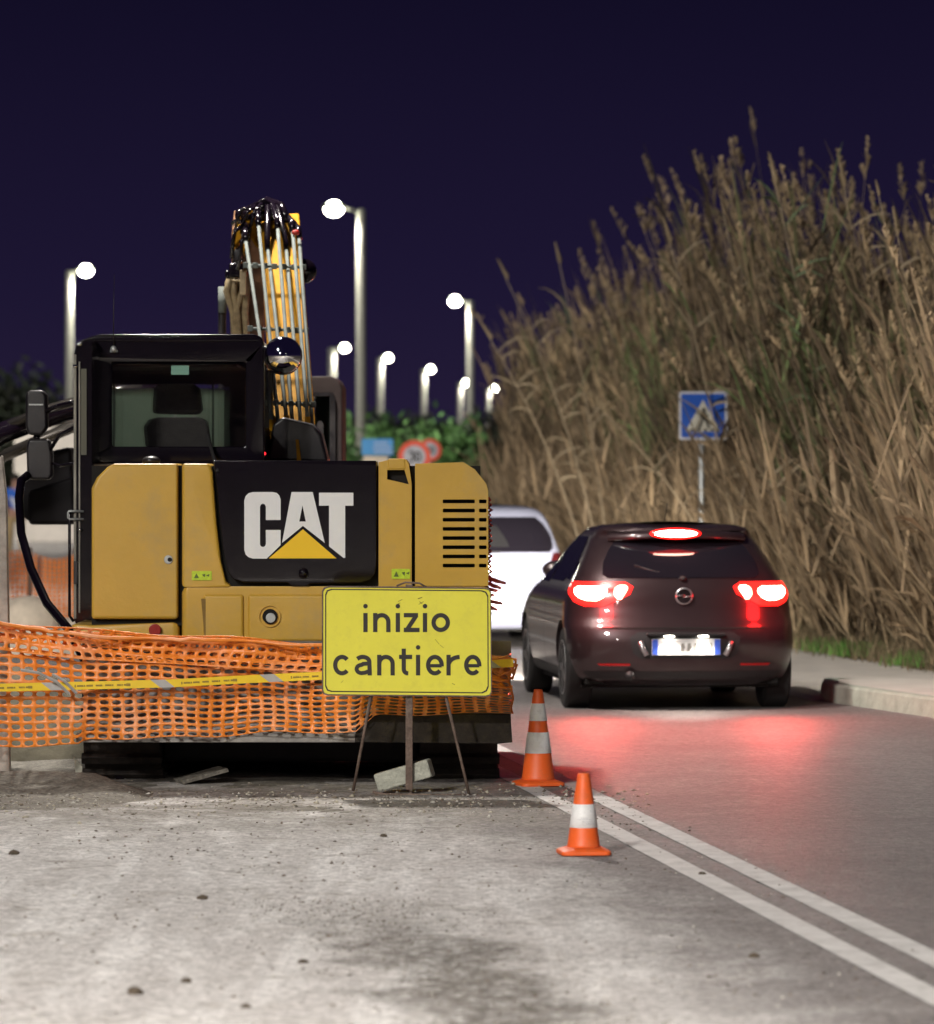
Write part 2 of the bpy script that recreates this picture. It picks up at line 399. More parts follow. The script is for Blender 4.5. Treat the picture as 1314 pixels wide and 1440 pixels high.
def node_ground(name, base, dark, light, sc=1.0, bump=.5, road=False):
    m = bpy.data.materials.new(name); m.use_nodes = True; nt = m.node_tree; L = nt.links
    b = nt.nodes['Principled BSDF']; b.inputs['Roughness'].default_value = .85
    tc = nt.nodes.new('ShaderNodeTexCoord')
    def noise(scale, det=8, r=.65, dist=0, vec=None):
        n = nt.nodes.new('ShaderNodeTexNoise'); n.inputs['Scale'].default_value = scale
        n.inputs['Detail'].default_value = det; n.inputs['Roughness'].default_value = r; n.inputs['Distortion'].default_value = dist
        L.new(vec or tc.outputs['Object'], n.inputs['Vector']); return n.outputs['Fac']
    def ramp(v, a, b_, lo=0, hi=1):
        r = nt.nodes.new('ShaderNodeMapRange'); r.interpolation_type = 'SMOOTHSTEP'
        for k, x in (('From Min', a), ('From Max', b_), ('To Min', lo), ('To Max', hi)): r.inputs[k].default_value = x
        if isinstance(v, float): r.inputs['Value'].default_value = v
        else: L.new(v, r.inputs['Value'])
        return r.outputs['Result']
    def mix(f, a, c):
        x = nt.nodes.new('ShaderNodeMix'); x.data_type = 'RGBA'; L.new(f, x.inputs['Factor'])
        for k, v in (('A', a), ('B', c)):
            if isinstance(v, tuple): x.inputs[k].default_value = (*v, 1)
            else: L.new(v, x.inputs[k])
        return x.outputs['Result']
    def mth(op, a, c):
        x = nt.nodes.new('ShaderNodeMath'); x.operation = op
        for i, v in enumerate((a, c)):
            if isinstance(v, (int, float)): x.inputs[i].default_value = v
            else: L.new(v, x.inputs[i])
        return x.outputs['Value']
    c = mix(ramp(noise(.55 * sc), .35, .7), base, dark)
    c = mix(ramp(noise(1.7 * sc, r=.75, dist=.6), .45, .75), c, light)
    h = noise(38, 6, .7)
    if road:
        at = nt.nodes.new('ShaderNodeAttribute'); at.attribute_name = 'lat'      # metres left of the centre line
        lat = at.outputs['Fac']
        # streaks dragged along the lane
        mp = nt.nodes.new('ShaderNodeMapping'); mp.inputs['Scale'].default_value = (3.2, .35, 1); mp.inputs['Rotation'].default_value = (0, 0, -.12)
        L.new(tc.outputs['Object'], mp.inputs['Vector'])
        st = noise(1.3, 7, .6, .5, mp.outputs['Vector'])
        wob = noise(1.1, 6, .7, .4)
        d = mth('ADD', lat, mth('MULTIPLY', mth('SUBTRACT', wob, .5), 1.5))
        dust = ramp(d, .15, 1.3)                                        # dust spilled over the closed lane
        dustc = mix(ramp(st, .42, .66), (.54, .515, .50), (.70, .68, .665))
        dustc = mix(ramp(noise(2.6, 9, .75, .8), .52, .72), dustc, (.30, .27, .24))
        c = mix(dust, c, dustc)
        # a scraped gravelly rut
        rut = mth('MULTIPLY', ramp(mth('ADD', lat, mth('MULTIPLY', mth('SUBTRACT', noise(1.4), .5), 1.2)), 1.25, 1.6),
                  ramp(mth('ADD', lat, mth('MULTIPLY', mth('SUBTRACT', noise(1.9), .5), 1.3)), 2.15, 1.8))
        near = nt.nodes.new('ShaderNodeSeparateXYZ'); L.new(tc.outputs['Object'], near.inputs[0])
        rut = mth('MULTIPLY', rut, ramp(near.outputs['Y'], 20.0, 17.0))
        c = mix(mth('MULTIPLY', rut, ramp(noise(11, 9, .85), .36, .56)), c, (.12, .108, .093))
        far = ramp(near.outputs['Y'], 21.5, 25.0)
        c = mix(mth('MULTIPLY', mth('MULTIPLY', far, ramp(lat, -.2, .4)), ramp(noise(2.2, 8, .75), .3, .6)), c, (.235, .215, .19))
    # speckle of aggregate
    vo = nt.nodes.new('ShaderNodeTexVoronoi'); vo.inputs['Scale'].default_value = 48
    L.new(tc.outputs['Object'], vo.inputs['Vector'])
    hs = nt.nodes.new('ShaderNodeSeparateColor'); L.new(vo.outputs['Color'], hs.inputs[0])
    sp = mth('MULTIPLY', ramp(hs.outputs['Red'], 0, 1, .72, 1.28), ramp(noise(17, 10, .8, .3), .33, .67, .84, 1.12))
    cc = nt.nodes.new('ShaderNodeCombineColor')
    for k in ('Red', 'Green', 'Blue'): L.new(sp, cc.inputs[k])
    mu = nt.nodes.new('ShaderNodeMix'); mu.data_type = 'RGBA'; mu.blend_type = 'MULTIPLY'; mu.inputs['Factor'].default_value = 1
    L.new(c, mu.inputs['A']); L.new(cc.outputs['Color'], mu.inputs['B'])
    L.new(mu.outputs['Result'], b.inputs['Base Color'])
    if road:
        L.new(ramp(mth('ADD', lat, mth('MULTIPLY', wob, .6)), -.1, .9, .50, .95), b.inputs['Roughness'])
    bp = nt.nodes.new('ShaderNodeBump'); bp.inputs['Strength'].default_value = bump; bp.inputs['Distance'].default_value = .015
    L.new(mth('ADD', h, mth('MULTIPLY', vo.outputs['Distance'], .5)), bp.inputs['Height']); L.new(bp.outputs['Normal'], b.inputs['Normal'])
    return m
M['ground'] = node_ground('bare_earth', (.21, .18, .15), (.12, .10, .075), (.30, .27, .23))
M['road'] = node_ground('asphalt', (.20, .18, .175), (.155, .14, .135), (.245, .225, .215), road=True, bump=.35)
M['dirt'] = node_ground('loose_dirt', (.20, .185, .155), (.12, .105, .085), (.31, .29, .25), sc=2.5, bump=.8)
M['field'] = node_ground('grass_field', (.10, .15, .045), (.07, .10, .035), (.16, .20, .07))

b = MB(); b.add([(-900, -200, 0), (900, -200, 0), (900, 1500, 0), (-900, 1500, 0)], [(0, 1, 2, 3)])
tag(b.build('ground', M['ground']), kind='structure')

# road sheet with a lateral coordinate, follows the bend
Ys = np.concatenate([np.arange(-40, 60, 1.0), np.arange(60, 320, 4.0)])
lat = np.array([-7.0, -5.2, -3.6, -2.0, -1.0, -.5, 0, .3, .8, 1.4, 2, 2.8, 3.6, 4.4, 5.2])   # + = left of the centre line
def right_lim(Y):
    return centre(Y) + 3.42 + .5 * np.clip((34.5 - Y) / 4, 0, 1)
def kerb_x(Y):
    return float(right_lim(Y))
V = []; A = []
for Y in Ys:
    for l in lat:
        x = centre(Y) - l
        V.append((x, Y, .004)); A.append(l)
V = np.array(V, float); n = len(lat)
Q = np.array([(i * n + j, i * n + j + 1, (i + 1) * n + j + 1, (i + 1) * n + j) for i in range(len(Ys) - 1) for j in range(n - 1)])[:, ::-1]
road = np_mesh('road', V, Q, M['road'])
at = road.data.attributes.new('lat', 'FLOAT', 'POINT'); at.data.foreach_set('value', np.array(A, np.float32))
tag(road, kind='structure')

def ribbon(name, xoff, w, y0, y1, z, m, step=.5, wob=0.0):
    V = []
    ys = np.arange(y0, y1 + .01, step)
    for Y in ys:
        s = (centre(Y + .1) - centre(Y - .1)) / .2; nx = 1 / math.hypot(1, s)
        for sgn in (-1, 1):
            V.append((centre(Y) + xoff + sgn * (w / 2) / nx * (1 + wob * random.uniform(-1, 1)), Y, z))
    Q = np.array([(2 * i, 2 * i + 1, 2 * i + 3, 2 * i + 2) for i in range(len(ys) - 1)])
    return np_mesh(name, np.array(V), Q, m)
l1 = ribbon('road_line', -.135, .125, -30, 90, .008, M['paint_line'], .25, .03); tag(l1, kind='structure')
l2 = ribbon('road_line', .135, .125, -30, 90, .008, M['paint_line'], .25, .03); tag(l2, kind='structure')

# pavement with a stone kerb whose end turns in at a dropped crossing
corner = [(2.86, 36.1), (2.80, 36.7), (2.86, 37.3), (3.02, 37.8), (3.3, 38.3), (3.75, 38.8), (4.6, 39.4), (6.5, 40.4)]
kl = [(kerb_x(Y) + .55 - .55 * max(0, min(1, (Y - 30) / 6)), Y) for Y in np.arange(-30, 35.6, 1.0)]
kl = [(x if Y < 31 else np.interp(Y, [31, 33.9, 36.1], [4.0, 3.42, 2.86]), Y) for x, Y in kl]
edge = kl + corner
def offset_line(pts, d):
    out = []
    for i, p in enumerate(pts):
        a = pts[max(0, i - 1)]; c = pts[min(len(pts) - 1, i + 1)]
        dx, dy = c[0] - a[0], c[1] - a[1]; l = math.hypot(dx, dy)
        out.append((p[0] + dy / l * d, p[1] - dx / l * d))
    return out
inner = offset_line(edge, .14)
b = MB(); n = len(edge)
top = .145
for i in range(n):
    (x0, y0), (x1, y1) = edge[i], inner[i]
    top = .145 if i < n - 6 else .145 - .125 * (i - (n - 6)) / 5
    b.v += [Vector((x0, y0, 0)), Vector((x0 + (x1 - x0) * .12, y0 + (y1 - y0) * .12, top - .015)), Vector((x0 + (x1 - x0) * .25, y0 + (y1 - y0) * .25, top)), Vector((x1, y1, top)), Vector((x1, y1, 0))]
for i in range(n - 1):
    for j in range(4): b.f.append([i * 5 + j, i * 5 + j + 1, (i + 1) * 5 + j + 1, (i + 1) * 5 + j])
tag(b.build('kerb', M['kerb']), kind='structure')
b = MB(); poly = [(x, y, .12) for x, y in inner[:-5]] + [(14, 41, .12), (14, -30, .12)]
b.prism(poly, (0, 0, .018)); tag(b.build('pavement', M['pave']), kind='structure')
# flush pavement beyond the dropped kerb, running on beside the reeds
b = MB(); ys = list(np.arange(36.4, 110, 1.5))
for i, Y in enumerate(ys):
    xl = kerb_x(Y) - .05; xr = float(reed_edge(Y)) + .5
    b.v += [Vector((xl, Y, .006)), Vector((xl + .12, Y, .02)), Vector((max(xr, xl + 1.1) + (2.5 if Y < 41 else 0), Y, .03))]
for i in range(len(ys) - 1):
    for j in range(2): b.f.append([i * 3 + j, i * 3 + j + 1, (i + 1) * 3 + j + 1, (i + 1) * 3 + j])
tag(b.build('footpath', M['pave']), kind='structure')
# reed bank soil
b = MB(); ys = list(np.arange(20, 130, 2.0))
for i, Y in enumerate(ys):
    x = float(reed_edge(Y)); r = random.uniform
    b.v += [Vector((x + r(-.15, .15) + .05, Y, .028 if Y > 41 else .142)), Vector((x + .5, Y, .2 + r(0, .06))), Vector((x + 1.6, Y, .42)), Vector((x + 9, Y, .5))]
for i in range(len(ys) - 1):
    for j in range(3): b.f.append([i * 4 + j, i * 4 + j + 1, (i + 1) * 4 + j + 1, (i + 1) * 4 + j])
tag(b.build('bank', M['ground']), kind='structure')

# works area: uneven loose dirt under the machine
def noise2(x, y, seed=0):
    r = 0
    for k, (f, a) in enumerate(((.9, 1), (2.1, .5), (4.7, .28), (9.5, .14))):
        r += a * math.sin(f * x * 1.3 + 1.7 * k + seed) * math.cos(f * y * 1.1 - 2.1 * k + seed * 1.7 + math.sin(f * .7 * x + k))
    return r
V = []; xs = np.arange(-7, 1.01, .07); ys = np.arange(23.4, 34, .09)
for Y in ys:
    for x in xs:
        e = min(1, (Y - 23.9 - .45 * noise2(x * 1.6, 3, 1)) / 1.3, (34 - Y) / 2, (float(centre(Y)) - .75 - x) / .8, (x + 7) / 1)
        ridge = .10 * math.exp(-((Y - 26.0 + .12 * math.sin(x * 3)) / .35) ** 2) * (1 if x < -2.1 else max(0, 1 - (x + 2.1) / .35))
        z = -.01 + max(0, e) * (.022 + .018 * noise2(x, Y)) + ridge + random.uniform(0, .006)
        V.append((x, Y, z))
n = len(xs)
Q = np.array([(i * n + j, i * n + j + 1, (i + 1) * n + j + 1, (i + 1) * n + j) for i in range(len(ys) - 1) for j in range(n - 1)])
d = np_mesh('loose_dirt', np.array(V), Q, M['dirt'], smooth=True); tag(d, kind='stuff', label='uneven loose grey dirt spread under and around the excavator')

# verge far left: pale yard, grass strip behind
b = MB(); b.add([(-60, 60, .006), (-8.5, 60, .006), (-12, 104, .006), (-80, 104, .006)], [(0, 1, 2, 3)])
tag(b.build('yard', M['pave']), kind='structure')
b = MB(); b.add([(-80, 104, .012), (-12, 104, .012), (-16, 150, .012), (-90, 150, .012)], [(0, 1, 2, 3)])
tag(b.build('grass_field', M['field']), kind='structure')

# small stones strewn over the closed lane
def stones(name, N, region, smin, smax, cols, label):
    base = np.array([(1, 0, 0), (-1, 0, 0), (0, 1, 0), (0, -1, 0), (0, 0, 1), (0, 0, -.4)], float)
    fc = np.array([(0, 2, 4), (2, 1, 4), (1, 3, 4), (3, 0, 4), (2, 0, 5), (1, 2, 5), (3, 1, 5), (0, 3, 5)])
    V = []; Q = []; C = []
    k = 0
    while k < N:
        p = region()
        if p is None: continue
        s = smin + (smax - smin) * RNG.random() ** 4
        a = RNG.random() * 6.28
        v = base * (RNG.uniform(.6, 1.3, (6, 1))) * np.array([s, s * RNG.uniform(.5, 1), s * RNG.uniform(.35, .7)])
        v = np.stack([v[:, 0] * math.cos(a) - v[:, 1] * math.sin(a), v[:, 0] * math.sin(a) + v[:, 1] * math.cos(a), v[:, 2]], 1)
        V.append(v + np.array(p)); Q.append(fc + 6 * k); C.append(np.repeat(np.array([cols[RNG.integers(len(cols))]]) * RNG.uniform(.7, 1.2), 6, 0)); k += 1
    o = np_mesh(name, np.concatenate(V), np.concatenate(Q), M['gravel'], C=np.concatenate(C))
    return tag(o, label, kind='stuff')
def reg_lane():
    Y = RNG.uniform(14, 26); x = RNG.uniform(-2.8, 2.2); c = float(centre(Y))
    l = c - x
    if l < -.3: return None
    if RNG.random() > (.35 + .65 * (abs(noise2(x * 1.2, Y * .8, 3)) > .5)): return None
    return (x, Y, .006)
stones('gravel', 3800, reg_lane, .0025, .014, [(.16, .12, .09), (.24, .21, .18), (.5, .47, .42), (.11, .09, .07)], 'small stones and crumbs of dirt strewn over the closed dusty lane')
def reg_rut():
    Y = RNG.uniform(14, 19.5); c = float(centre(Y)); l = RNG.normal(1.72, .26) - (17 - Y) * .05
    return (c - l, Y, .005)
stones('rut_gravel', 4200, reg_rut, .003, .011, [(.2, .18, .15), (.3, .28, .25), (.42, .4, .37), (.13, .11, .09)], 'band of coarse broken gravel running through the foreground')
def reg_ridge():
    x = RNG.uniform(-3.2, 1.0); Y = RNG.normal(25.0, .6)
    return (x, Y, .028)
stones('rubble_crumbs', 2000, reg_ridge, .004, .022, [(.3, .27, .22), (.42, .38, .3), (.16, .13, .1), (.5, .47, .42)], 'crumbled rubble along the edge of the works area')
# larger clods one can point to
clods = [(285, 1266, .035, 'largest brown clod on the pale dusty lane, left of the middle'), (427, 1356, .03, 'dark clod at the edge of the gravel band in the foreground'),
         (190, 1400, .045, 'flat brown clod low on the left of the dusty lane'), (262, 1383, .032, 'brown clod just above and right of the flat clod at lower left'),
         (20, 1203, .04, 'dark lump of dirt at the left edge of the dusty lane'), (540, 1178, .03, 'dark clod on the lane below the sign stand'),
         (988, 1232, .03, 'yellowish clod lying on the white line'), (1060, 1348, .032, 'yellowish brown clod on bare asphalt right of the gravel band'),
         (347, 1419, .028, 'small round dark clod at the bottom of the picture')]
for (px, py, s, lab) in clods:
    g = G(px, py); b = MB(); b.ball(g + Vector((0, 0, s * .3)), s * .6, s * .5, s * .34, 10, 7)
    for i, v in enumerate(b.v):
        r = 1 + .28 * math.sin(v.x * 140 + v.z * 90 + i * 2.3) * math.cos(v.y * 120 + i)
        b.v[i] = g + Vector((0, 0, s * .3)) + (v - g - Vector((0, 0, s * .3))) * r
    tag(b.build('dirt_clod', M['clod']), lab, 'clod', 'clods of dirt on the closed lane')

# ================================================================== STREET LAMPS
def make_lamp(name_loc, side, label, power, H=8.0, arm=.42, r0=.13, r1=.085, group='street lamps lining the road'):
    x, y = name_loc
    t = thing('street_lamp', label, 'street lamp', (x, y, 0), group)
    L = lambda dx, dy, z: (x + dx, y + dy, z)
    b = MB(); b.lathe([(r0 * 1.5, 0), (r0 * 1.5, .25), (r0 * 1.1, .3), (r0, .5), (r1, H - .08), (r1 * .8, H - .02), (r1 * .3, H)], (x, y, 0), n=16)
    b.build('pole', M['lamp_grey'], t, smooth=True)
    b = MB(); b.tube([L(0, 0, H - .12), L(side * arm * .5, 0, H - .03), L(side * (arm + .05), 0, H + .02)], .035, 8)
    b.build('arm', M['lamp_grey'], t, smooth=True)
    hx = side * (arm + .22)
    b = MB(); c = L(hx, 0, H + .05); b.ball(c, .27, .2, .075, 20, 8)
    b.build('lamp_head', M['lamp_grey'], t, smooth=True)
    b = MB(); b.ball(L(hx, 0, H - .01), .215, .19, .175, 20, 10)
    b.build('lens', M['lamp_lens'], t, smooth=True)
    ld = bpy.data.lights.new('street_lamp_light', 'SPOT'); ld.energy = power; ld.color = (1, .935, .855)
    ld.spot_size = math.radians(165); ld.spot_blend = .5; ld.shadow_soft_size = .3
    lo = bpy.data.objects.new('street_lamp_light', ld); COL.objects.link(lo); lo.parent = t; lo.location = (hx, 0, H - .14)
    return t
def lamp_px(pole_px, head_py, side, label, power, H=8.0, **k):
    Y = F * (H - EYE) / (665 - head_py)
    return make_lamp(((pole_px - 657) * Y / F, Y), side, label, power, H, **k)
lamp_px(508, 293, -1, 'tall street lamp rising behind the right of the excavator, the brightest and largest in view', 2100, r0=.13, r1=.1)
lamp_px(662, 423, -1, 'second tallest lamp with its head left of the pole, near the reeds', 2000, r0=.15, r1=.12, arm=.34)
lamp_px(98, 380, 1, 'street lamp standing left of the excavator cab, the leftmost in view', 2000, r0=.14, r1=.11, arm=.28)
lamp_px(467, 489, 1, 'street lamp seen just above the dark cab frame right of the boom', 1300, r0=.16, r1=.19)
lamp_px(535, 503, 1, 'street lamp just right of the tallest lamp pole', 1300, r0=.16, r1=.17, arm=.2)
lamp_px(596, 519, 1, 'street lamp above the two round speed limit signs', 1300, r0=.16, r1=.16, arm=.2)
lamp_px(647, 538, 1, 'distant street lamp close against the left of a taller pole', 1200, r0=.15, r1=.16, arm=.2)
lamp_px(687, 546, 1, 'distant street lamp right of the taller left-facing lamp', 1200, r0=.15, r1=.16, arm=.2)
lamp_px(722, 562, 1, 'most distant street lamp, half lost in the left edge of the reeds', 1100, r0=.15, r1=.17, arm=.15)
# the same rows carried on beside and behind the camera; field lamp added
make_lamp((-7.0, 3), 1, 'street lamp left of the camera, out of the picture', NEAR[0])
make_lamp((-3.75, 31.5), 1, 'street lamp beside the works area, out of the picture on the left', NEAR[1], arm=1.3)
make_lamp((8.2, -8), -1, 'street lamp behind the camera on the right', NEAR[2])
make_lamp((-17.5, 116), 1, 'added lamp lighting the grass field, out of the picture on the left', 3500)  # extra lamp put in to light the grass strip
make_lamp((-11.5, 66), 1, 'street lamp further along on the left, out of the picture', NEAR[3])
# ================================================================== EXCAVATOR
YR = 27.0
ex = thing('excavator', 'yellow and black tracked excavator standing with its back to the road works sign', 'excavator', (-1.0, 28.6, 0))
Z = lambda py, Y=YR: EYE - (py - 665) * Y / F
X = lambda px, Y=YR: (px - 657) * Y / F

def panel(name, outline, m, depth=.5, Y=YR, bevel=.03, parent=ex, holes=()):
    return plate(name, [outline] + list(holes), Y, depth, m, parent, bevel=bevel)

# inner hull (dark) that fills the gaps between the covers
b = MB(); b.box(X(128), X(676), YR + .06, YR + 1.9, Z(880), Z(655)); b.build('hull', M['gap'], ex)
# lower counterweight belt
o = panel('counterweight', [(262, 822), (262, 836), (262, 905), (690, 905), (690, 836), (690, 822), (531, 822), (318, 822)], M['yellow'], .9, YR + .01, .04)
b = MB()
for (x0, x1, y0, y1, d) in ((286, 343, 836, 902, .035), (349, 690, 836, 902, .03)):
    q = [P(x0, y0, YR), P(x1, y0, YR), P(x1, y1, YR), P(x0, y1, YR)]
    b.prism([v + Vector((0, .03, 0)) for v in q], (0, -d - .008, 0))
b.build('counterweight_step', M['yellow'], ex, bevel=.018)
b = MB(); b.prism([P(*p, YR - .012) for p in ((283, 842), (296, 842), (299, 896), (288, 896))], (0, .03, 0)); b.build('vent_slot', M['dark_gold'], ex)
b = MB(); b.lathe([(.062, -.0), (.062, .02), (.045, .02), (.045, .0)], P(380, 867, YR - .02), 'y', 24, cap=False); b.build('plug_ring', M['yellow'], ex, smooth=True)
b = MB(); b.lathe([(.044, .004), (.044, .02)], P(380, 867, YR - .02), 'y', 20); b.build('plug_recess', M['gap'], ex)
b = MB(); b.lathe([(.030, 0), (.030, .02)], P(381, 869, YR - .024), 'y', 12); b.build('plug_bolt', M['galv'], ex, bevel=.004)
# left door, chamfered top corner
dr = panel('left_door', [(136, 686), (143, 672), (158, 657), (168, 652), (256, 652), (256, 868), (136, 868)], M['yellow'], .75, YR, .035)
b = MB(); b.lathe([(.026, 0), (.026, .02)], P(237, 787, YR - .006), 'y', 20); b.build('door_lock', M['galv'], dr, bevel=.003)
b = MB(); b.lathe([(.013, 0), (.013, .02)], P(239, 787, YR - .010), 'y', 14); b.build('keyhole', M['gap'], dr)
# left lower skirt under door
panel('left_skirt', [(105, 874), (140, 876), (258, 872), (258, 903), (140, 903), (118, 893)], M['yellow'], .8, YR + .02, .04)
# centre-left column
panel('centre_column', [(261, 652), (300, 652), (304, 664), (306, 690), (310, 740), (316, 790), (322, 815), (332, 824), (261, 824)], M['yellow'], .7, YR, .02)
# big black panel
bp = panel('rear_cover', [(305, 648), (530, 648), (531, 655), (531, 790), (529, 805), (522, 814), (508, 818), (440, 819), (436, 822), (412, 822), (408, 818), (345, 817), (331, 812), (324, 800), (318, 770)], M['black_gloss'], .6, YR - .012, .028)
b = MB(); b.prism([P(308, 680, YR - .013), P(530, 680, YR - .013), P(530, 648, YR + .02), P(306, 648, YR + .02)], (0, .05, 0)); b.build('rear_cover_lip', M['black_gloss'], bp, bevel=.006)
b = MB(); b.ball(P(427, 806, YR - .02), .028, .02, .032); b.build('cover_latch', M['black_gloss'], bp, smooth=True)
zz = lambda x, y: (300 + x / 3.129, 620 + y / 3.129)
C_ = [(175, 225), (262, 225), (280, 229), (291, 240), (297, 258), (297, 348), (232, 348), (232, 290), (228, 280), (219, 276), (210, 280), (206, 290), (206, 455), (210, 464), (219, 467), (228, 463), (232, 454), (232, 392), (297, 392), (297, 458), (236, 518), (175, 518), (156, 512), (143, 500), (137, 480), (137, 262), (143, 243), (156, 230)]
A_ = [(345, 225), (438, 225), (491, 449), (395, 374), (303, 449)]
Ah = [(393, 284), (408, 355), (379, 355)]
T_ = [(466, 228), (617, 228), (617, 285), (581, 285), (581, 515), (574, 515), (510, 464), (510, 285), (466, 285)]
tri = [(395, 389), (543, 517), (245, 517)]
pl = pxplane(YR - .0135)
for nm, loops, mm in (('letter_c', [C_], 'white_letter'), ('letter_a', [A_, Ah], 'white_letter'), ('letter_t', [T_], 'white_letter'), ('triangle_emblem', [tri], 'yellow_letter')):
    b = MB(); vs, fs = fill([[zz(*p) for p in l] for l in loops], pl, .004); b.add(vs, fs); b.build(nm, M[mm], bp)
# right column with handle recess
panel('right_column', [(534, 650), (552, 646), (572, 646), (576, 652), (580, 680), (580, 824), (534, 824)], M['yellow'], .6, YR, .02,
      holes=[[(546, 661), (570, 661), (576, 681), (560, 677), (546, 674)]])
b = MB(); b.box(X(540), X(578), YR + .1, YR + .14, Z(685), Z(655)); b.build('handle_recess', M['gap'], ex)
b = MB(); b.prism([P(*p, YR - .006) for p in ((546, 645), (570, 645), (571, 660), (546, 660))], (0, .08, 0)); b.build('recess_hood', M['yellow'], ex, bevel=.008)
# right cover with louvres
slots = []
for i in range(8):
    y0 = 702.5 + i * 12.9
    slots.append(rrect(623, y0, 668, y0 + 5.2, 1.2, 2)); slots.append(rrect(674, y0, 684.5, y0 + 5.2, 1.2, 2))
panel('right_cover', [(584, 652), (652, 650), (668, 660), (684, 680), (687, 690), (687, 824), (584, 824)], M['yellow'], .03, YR, .004, holes=slots)
b = MB(); b.prism([P(*p, YR + .033) for p in ((584, 653), (652, 651), (668, 661), (683, 681), (686, 691), (686, 700), (584, 700))], (0, 1.6, 0))
b.prism([P(*p, YR + .033) for p in ((584, 812), (686, 812), (686, 824), (584, 824))], (0, 1.6, 0))
b.build('right_shell', M['yellow'], ex, bevel=.02)
b = MB(); b.box(X(584), X(612), YR + .034, YR + 1.6, Z(812), Z(700)); b.build('right_shell_post', M['yellow'], ex)
b = MB()
for i in range(8):
    y0 = 702.5 + i * 12.9
    b.prism([P(686.5, y0 + 5, YR + .05), P(686.5, y0 + 5, YR + 1.5), P(686.5, y0 + 12, YR + 1.5), P(686.5, y0 + 12, YR + .05)], (-.03, 0, 0))
b.build('side_louvre', M['black_gloss'], ex)
b = MB(); b.box(X(612.5), X(685.5), YR + .16, YR + .2, Z(811), Z(701)); b.build('radiator_screen', M['gap'], ex)
# stickers
for (x0, y0, x1, y1) in ((270, 803, 298, 816), (551, 800, 577, 814)):
    s = plate('sticker', [rrect(x0, y0, x1, y1, 1)], YR - .006, .005, M['sticker'], ex)
    b = MB()
    for q in ([(x0 + 3, y1 - 3), (x0 + 10, y1 - 3), (x0 + 6.5, y0 + 3)], [(x0 + 14, y0 + 5), (x0 + 19, y0 + 4), (x0 + 18, y1 - 4)], [(x0 + 20, y0 + 6), (x0 + 25, y0 + 4), (x0 + 24, y0 + 8)]):
        b.prism([P(u, v, YR - .008) for u, v in q], (0, .002, 0))
    b.build('sticker_print', M['sticker_dark'], s)
b = MB(); b.lathe([(.036, 0), (.036, .02)], P(218, 886, YR - .012), 'y', 20); b.build('reflector', M['red_reflector'], ex, bevel=.004)

# cab -----------------------------------------------------------
YC = 28.0
def c(px, py, Y=YC): return P(px, py, Y)
cabf = plate('cab_frame', [[(112, 500), (116, 484), (126, 474), (142, 470), (358, 470), (368, 474), (372, 484), (372, 652), (112, 652)], rrect(158, 509, 346, 628, 4)], YC, .06, M['black_gloss'], ex, bevel=.012)
b = MB(); prof = [(116, 500), (119, 487), (128, 478), (143, 473.5), (357, 473.5), (366, 478), (370, 487), (370, 512), (116, 512)]
b.prism([P(u, v, YC + .062) for u, v in prof], (0, 1.5, 0)); b.build('cab_roof', M['black_gloss'], ex, bevel=.03)
b = MB(); b.prism([P(u, v, YC - .008) for u, v in ((128, 474), (360, 474), (364, 480), (124, 480))], (0, .007, 0)); b.build('roof_edge', M['black_gloss'], ex, bevel=.003)
b = MB()
for x0, x1 in ((116, 136), (350, 370)):
    for y0, y1 in ((YC + .063, YC + .16), (YC + 1.45, YC + 1.55)):
        b.box(X(x0, YC), X(x1, YC), y0, y1, Z(652, YC), Z(513, YC))
b.box(X(118, YC), X(368, YC), YC + .064, YC + 1.55, Z(652, YC), Z(634, YC))
b.box(X(352, YC), X(370, YC), YC + .17, YC + 1.44, Z(632, YC), Z(600, YC))
b.build('cab_pillar', M['black'], ex)
b = MB(); b.box(X(156, YC), X(348, YC), YC + .035, YC + .042, Z(630, YC), Z(507, YC)); g_ = b.build('rear_window', M['cab_glass'], ex)
b = MB(); b.box(X(136, YC), X(318, YC + 1.5), YC + 1.49, YC + 1.497, Z(634, YC), Z(540, YC)); b.build('windscreen', M['dusty_glass'], ex)
b = MB(); b.box(X(118, YC), X(350, YC), YC + 1.44, YC + 1.48, Z(541, YC + 1.5), Z(500, YC + 1.5)); b.box(X(316, YC + 1.5), X(350, YC + 1.5), YC + 1.44, YC + 1.48, Z(640, YC), Z(541, YC + 1.5)); b.build('windscreen_frame', M['interior'], ex)
b = MB(); b.box(X(299, YC + 1.5), X(302, YC + 1.5), YC + 1.43, YC + 1.47, Z(640, YC), Z(541, YC + 1.5)); b.build('windscreen_bar', M['black'], ex)
b = MB(); b.box(X(118, YC), X(330, YC), YC + .3, YC + 1.4, Z(514, YC), Z(509, YC)); b.build('roof_lining', M['interior'], ex)
plate('label', [rrect(241, 514, 266, 527, 1)], YC + .046, .003, M['mint'], ex)
st = plate('seat_back', [[(207, 640), (203, 600), (210, 590), (222, 587), (282, 587), (292, 592), (300, 640)]], YC + .55, .12, M['seat'], ex, bevel=.035)
plate('headrest', [[(215, 582), (217, 546), (222, 540), (276, 540), (282, 548), (286, 576), (282, 583)]], YC + .57, .11, M['seat'], st, bevel=.03)
for hx in (235, 262):
    b = MB(); b.box(X(hx, YC), X(hx + 4, YC), YC + .62, YC + .64, Z(592, YC), Z(578, YC)); b.build('headrest_rod', M['galv'], st)
b = MB(); b.box(X(200, YC), X(300, YC), YC + .56, YC + 1.1, Z(652, YC), Z(632, YC)); b.build('seat_cushion', M['seat'], ex, bevel=.03)
